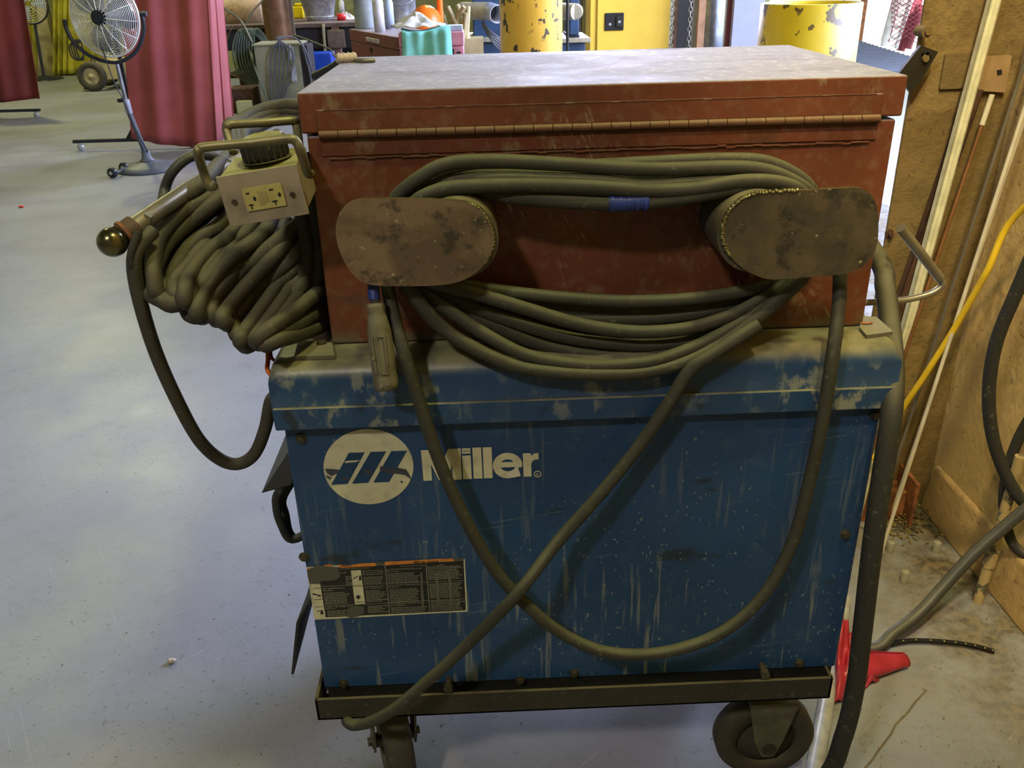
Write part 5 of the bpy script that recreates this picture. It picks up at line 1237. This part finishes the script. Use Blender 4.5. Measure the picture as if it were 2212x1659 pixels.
# yellow post and yellow cabinet
pc = UY(1148, 110, 3.6); s = (UY(1215, 105, 3.6)-UY(1082, 112, 3.6)).length/2
obj('yellow_post', MB().cyl((pc.x, 3.6, 0), (pc.x, 3.6, 1.9), s, n=64), M['ypillar'], label='fat chipped yellow steel post behind the chest lid', cat='post')
Yy = 7.2
yx0, yx1 = UY(1275, 60, Yy).x, UY(1447, 60, Yy).x
cab = thing('safety_cabinet', 'tall bright yellow steel cabinet with black paddle latch', 'cabinet', V((yx0+yx1)/2, Yy+.2, 0))
obj('body', MB().box(yx0, yx1, Yy+.02, Yy+.46, 0, 1.65), M['yellow'], cab, bevel=.006)
dx0, dx1 = UY(1290, 60, Yy).x, UY(1426, 60, Yy).x
dr_ = obj('door', MB().box(dx0, dx1, Yy, Yy+.02, .05, 1.60), M['yellow'], cab, bevel=.004)
lc = UY(1327, 47, Yy-.01); k = (UY(1347, 47, Yy)-UY(1306, 47, Yy)).length/2
la = obj('latch_plate', MB().box(lc.x-k, lc.x+k, Yy-.014, Yy+.001, lc.z-k*.86, lc.z+k*.86), M['black'], dr_, bevel=.012)
obj('paddle', MB().box(lc.x+.012, lc.x+k*.82, Yy-.03, Yy-.012, lc.z-k*.55, lc.z+k*.55), M['black_bolt'], la, bevel=.008)
obj('lock_cylinder', MB().cyl((lc.x-k*.45, Yy-.018, lc.z-.02), (lc.x-k*.45, Yy-.012, lc.z-.02), .012, n=16).cyl((lc.x+k*.5, Yy-.036, lc.z), (lc.x+k*.5, Yy-.028, lc.z), .012, n=16), M['galv'], la)
obj('dark_locker', MB().box(UY(1256, 60, 7.6).x, yx0-.03, 7.6, 8, 0, 1.9), M['brownpipe'], label='dark brown locker left of the yellow cabinet', cat='locker')
def chain(px, Y, label):
    x = UY(px, 50, Y).x; b = MB(); z = .62; i = 0
    while z < 2.1:
        c = V(x, Y, z); n_ = 12; hw, hl = .014, .024
        w2 = V(1, 0, 0) if i % 2 == 0 else V(.3, .95, 0)
        b.tube([c+w2*(hw*math.cos(2*PI*j/n_))+V(0, 0, hl*math.sin(2*PI*j/n_)) for j in range(n_)], .0045, 5, closed=True); z += .038; i += 1
    obj('hanging_chain', b, M['chain'], label=label, cat='chain')
chain(1452, 6.9, 'hanging steel chain nearest the yellow cabinet'); chain(1490, 6.7, 'hanging steel chain beside the brown board')
def slab(name, label, cat, px0, px1, Y, mat, h_=2.2, dep=.06):
    x0, x1 = UY(px0, 50, Y).x, UY(px1, 50, Y).x; obj(name, MB().box(x0, x1, Y, Y+dep, 0, h_), mat, label=label, cat=cat, bevel=.003)
slab('timber_post', 'brown wooden post right of the yellow cabinet', 'post', 1456, 1463, 7.2, M['woodbrown'])
slab('dark_gap_slab', 'black slab filling dark gap behind the hanging chains', 'cabinet', 1463, 1500, 7.9, M['dark'])  # black slab added to stand for the dark gap between the posts
slab('timber_post', 'dark olive post behind the second chain', 'post', 1498, 1506, 7.0, M['olive_box'])
slab('board', 'narrow reddish plywood board standing on edge right of chain', 'board', 1508, 1523, 6.9, M['plywood'])
x = UY(1548, 50, 7.0).x; s = (UY(1575, 50, 7).x-UY(1523, 50, 7).x)/2
def wrapf(u_, v_): a_ = u_*PI; return V(x-math.cos(a_)*s, 7.2-.16*math.sin(a_)*(1+.12*math.sin(u_*14+v_*3)), 2.2*v_)
obj('wrapped_sheet', MB().grid(wrapf, 40, 12), M['sheet'], label='curled shiny blue-grey sheet standing beside plywood board', cat='sheet', solid=.006)
slab('red_post', 'thin dark red post between shiny sheet and lavender panel', 'post', 1571, 1583, 6.8, M['redpost'])
slab('panel', 'lavender-grey smooth panel left of the chipped yellow drum', 'panel', 1583, 1648, 6.7, M['lav'])
# chipped yellow drum
Yd = 4.1; rd_ = (UY(1850, 60, Yd)-UY(1643, 60, Yd)).length/2; xd = UY(1747, 60, Yd).x; zd = UY(1750, 8, Yd-.1).z
obj('yellow_drum', MB().lathe([(0, 0), (rd_, 0), (rd_, zd), (rd_*.97, zd+.003), (rd_*.95, zd-.02), (rd_*.95, zd-.05), (0, zd-.05)], (xd, Yd, 0), (0, 0, 1), 72), M['ydrum'], label='big chipped yellow steel drum at the bright doorway', cat='drum')

# ------------------------------------------------------------------ outside the door
cv = thing('roller_conveyor', 'dark roller conveyor outside the doorway beyond the yellow drum', 'conveyor', UY(1900, 110, 7))
ca, cb = UZ(1838, 92, .75), UZ(1985, 140, .75)
d = (cb-ca); dn2 = d.normalized(); nb = V(-dn2.y, dn2.x, 0)
if nb.y < 0: nb = -nb
ca -= d*.3; L2 = d.length*1.6
wcv = .55
obj('rail', MB().obox(V(ca.x, ca.y, .62), dn2*L2, nb*.04, V(0, 0, .13)), M['redframe'] if False else flat('rusty_rail', (.30, .16, .12), .7), cv)
obj('rail', MB().obox(V(ca.x, ca.y, .62)+nb*wcv, dn2*L2, nb*.04, V(0, 0, .13)), M['roller'], cv)
nr = 26
for i in range(nr):
    c = V(ca.x, ca.y, .745)+dn2*(L2*(i+.5)/nr)
    obj('roller', MB().cyl(c-nb*.02, c+nb*(wcv+.02), L2/nr*.36, n=12), M['roller'], cv)
for i in (.1, .9):
    for k in (0, wcv): c = V(ca.x, ca.y, 0)+dn2*(L2*i)+nb*k; obj('leg', MB().obox(c, dn2*.05, nb*.04, V(0, 0, .62)), M['redpost'], cv)
# maroon ladder frame with mesh
Yl = 11.5
lr = thing('rack_frame', 'maroon and white rack with wire mesh outside in daylight', 'rack', UZ(1930, 50, 0))
def bar3(a, b_, r_): return MB().tube([a, b_], r_, 6)
q = [UY(x, y, Yl) for x, y in ((1908, 100), (1948, -40), (1935, 105), (1978, -40), (1958, 105), (1990, 10))]
b = MB(); b.tube([q[0], q[1]], .045, 6); b.tube([q[2], q[3]], .03, 6); obj('white_stile', b, M['white'], lr)
b = MB()
for t in (.15, .32, .49, .66, .83): b.tube([q[0]+(q[1]-q[0])*t, q[2]+(q[3]-q[2])*t], .02, 6)
obj('rung', b, M['white'], lr)
b = MB().tube([q[4], q[5]], .07, 6).tube([UY(1945, 110, Yl+.2), UY(1995, -30, Yl+.2)], .06, 6).tube([UY(1912, 90, Yl+.3), UY(1945, -30, Yl+.3)], .06, 6); obj('maroon_post', b, M['redframe'], lr)
b = MB()
for k in range(14):
    y0 = 100-k*10; b.tube([UY(1925, y0, Yl-.1), UY(1990, y0-45, Yl-.1)], .006, 4); b.tube([UY(1925, y0-45, Yl-.1), UY(1990, y0, Yl-.1)], .006, 4)
obj('wire_mesh', b, M['redframe'], lr)
b = MB().box(UY(1858, 50, 13).x, UY(1868, 50, 13).x, 13, 13.1, 0, 3); obj('outdoor_post', b, M['rust'], label='rusty post outside right of the yellow drum top', cat='post')
b = MB().box(4, 40, 30, 30.3, 0, 5); obj('far_building', b, flat('pale_far_wall', (.75, .72, .70), .9), label='pale sunlit wall far outside the doorway', cat='building')
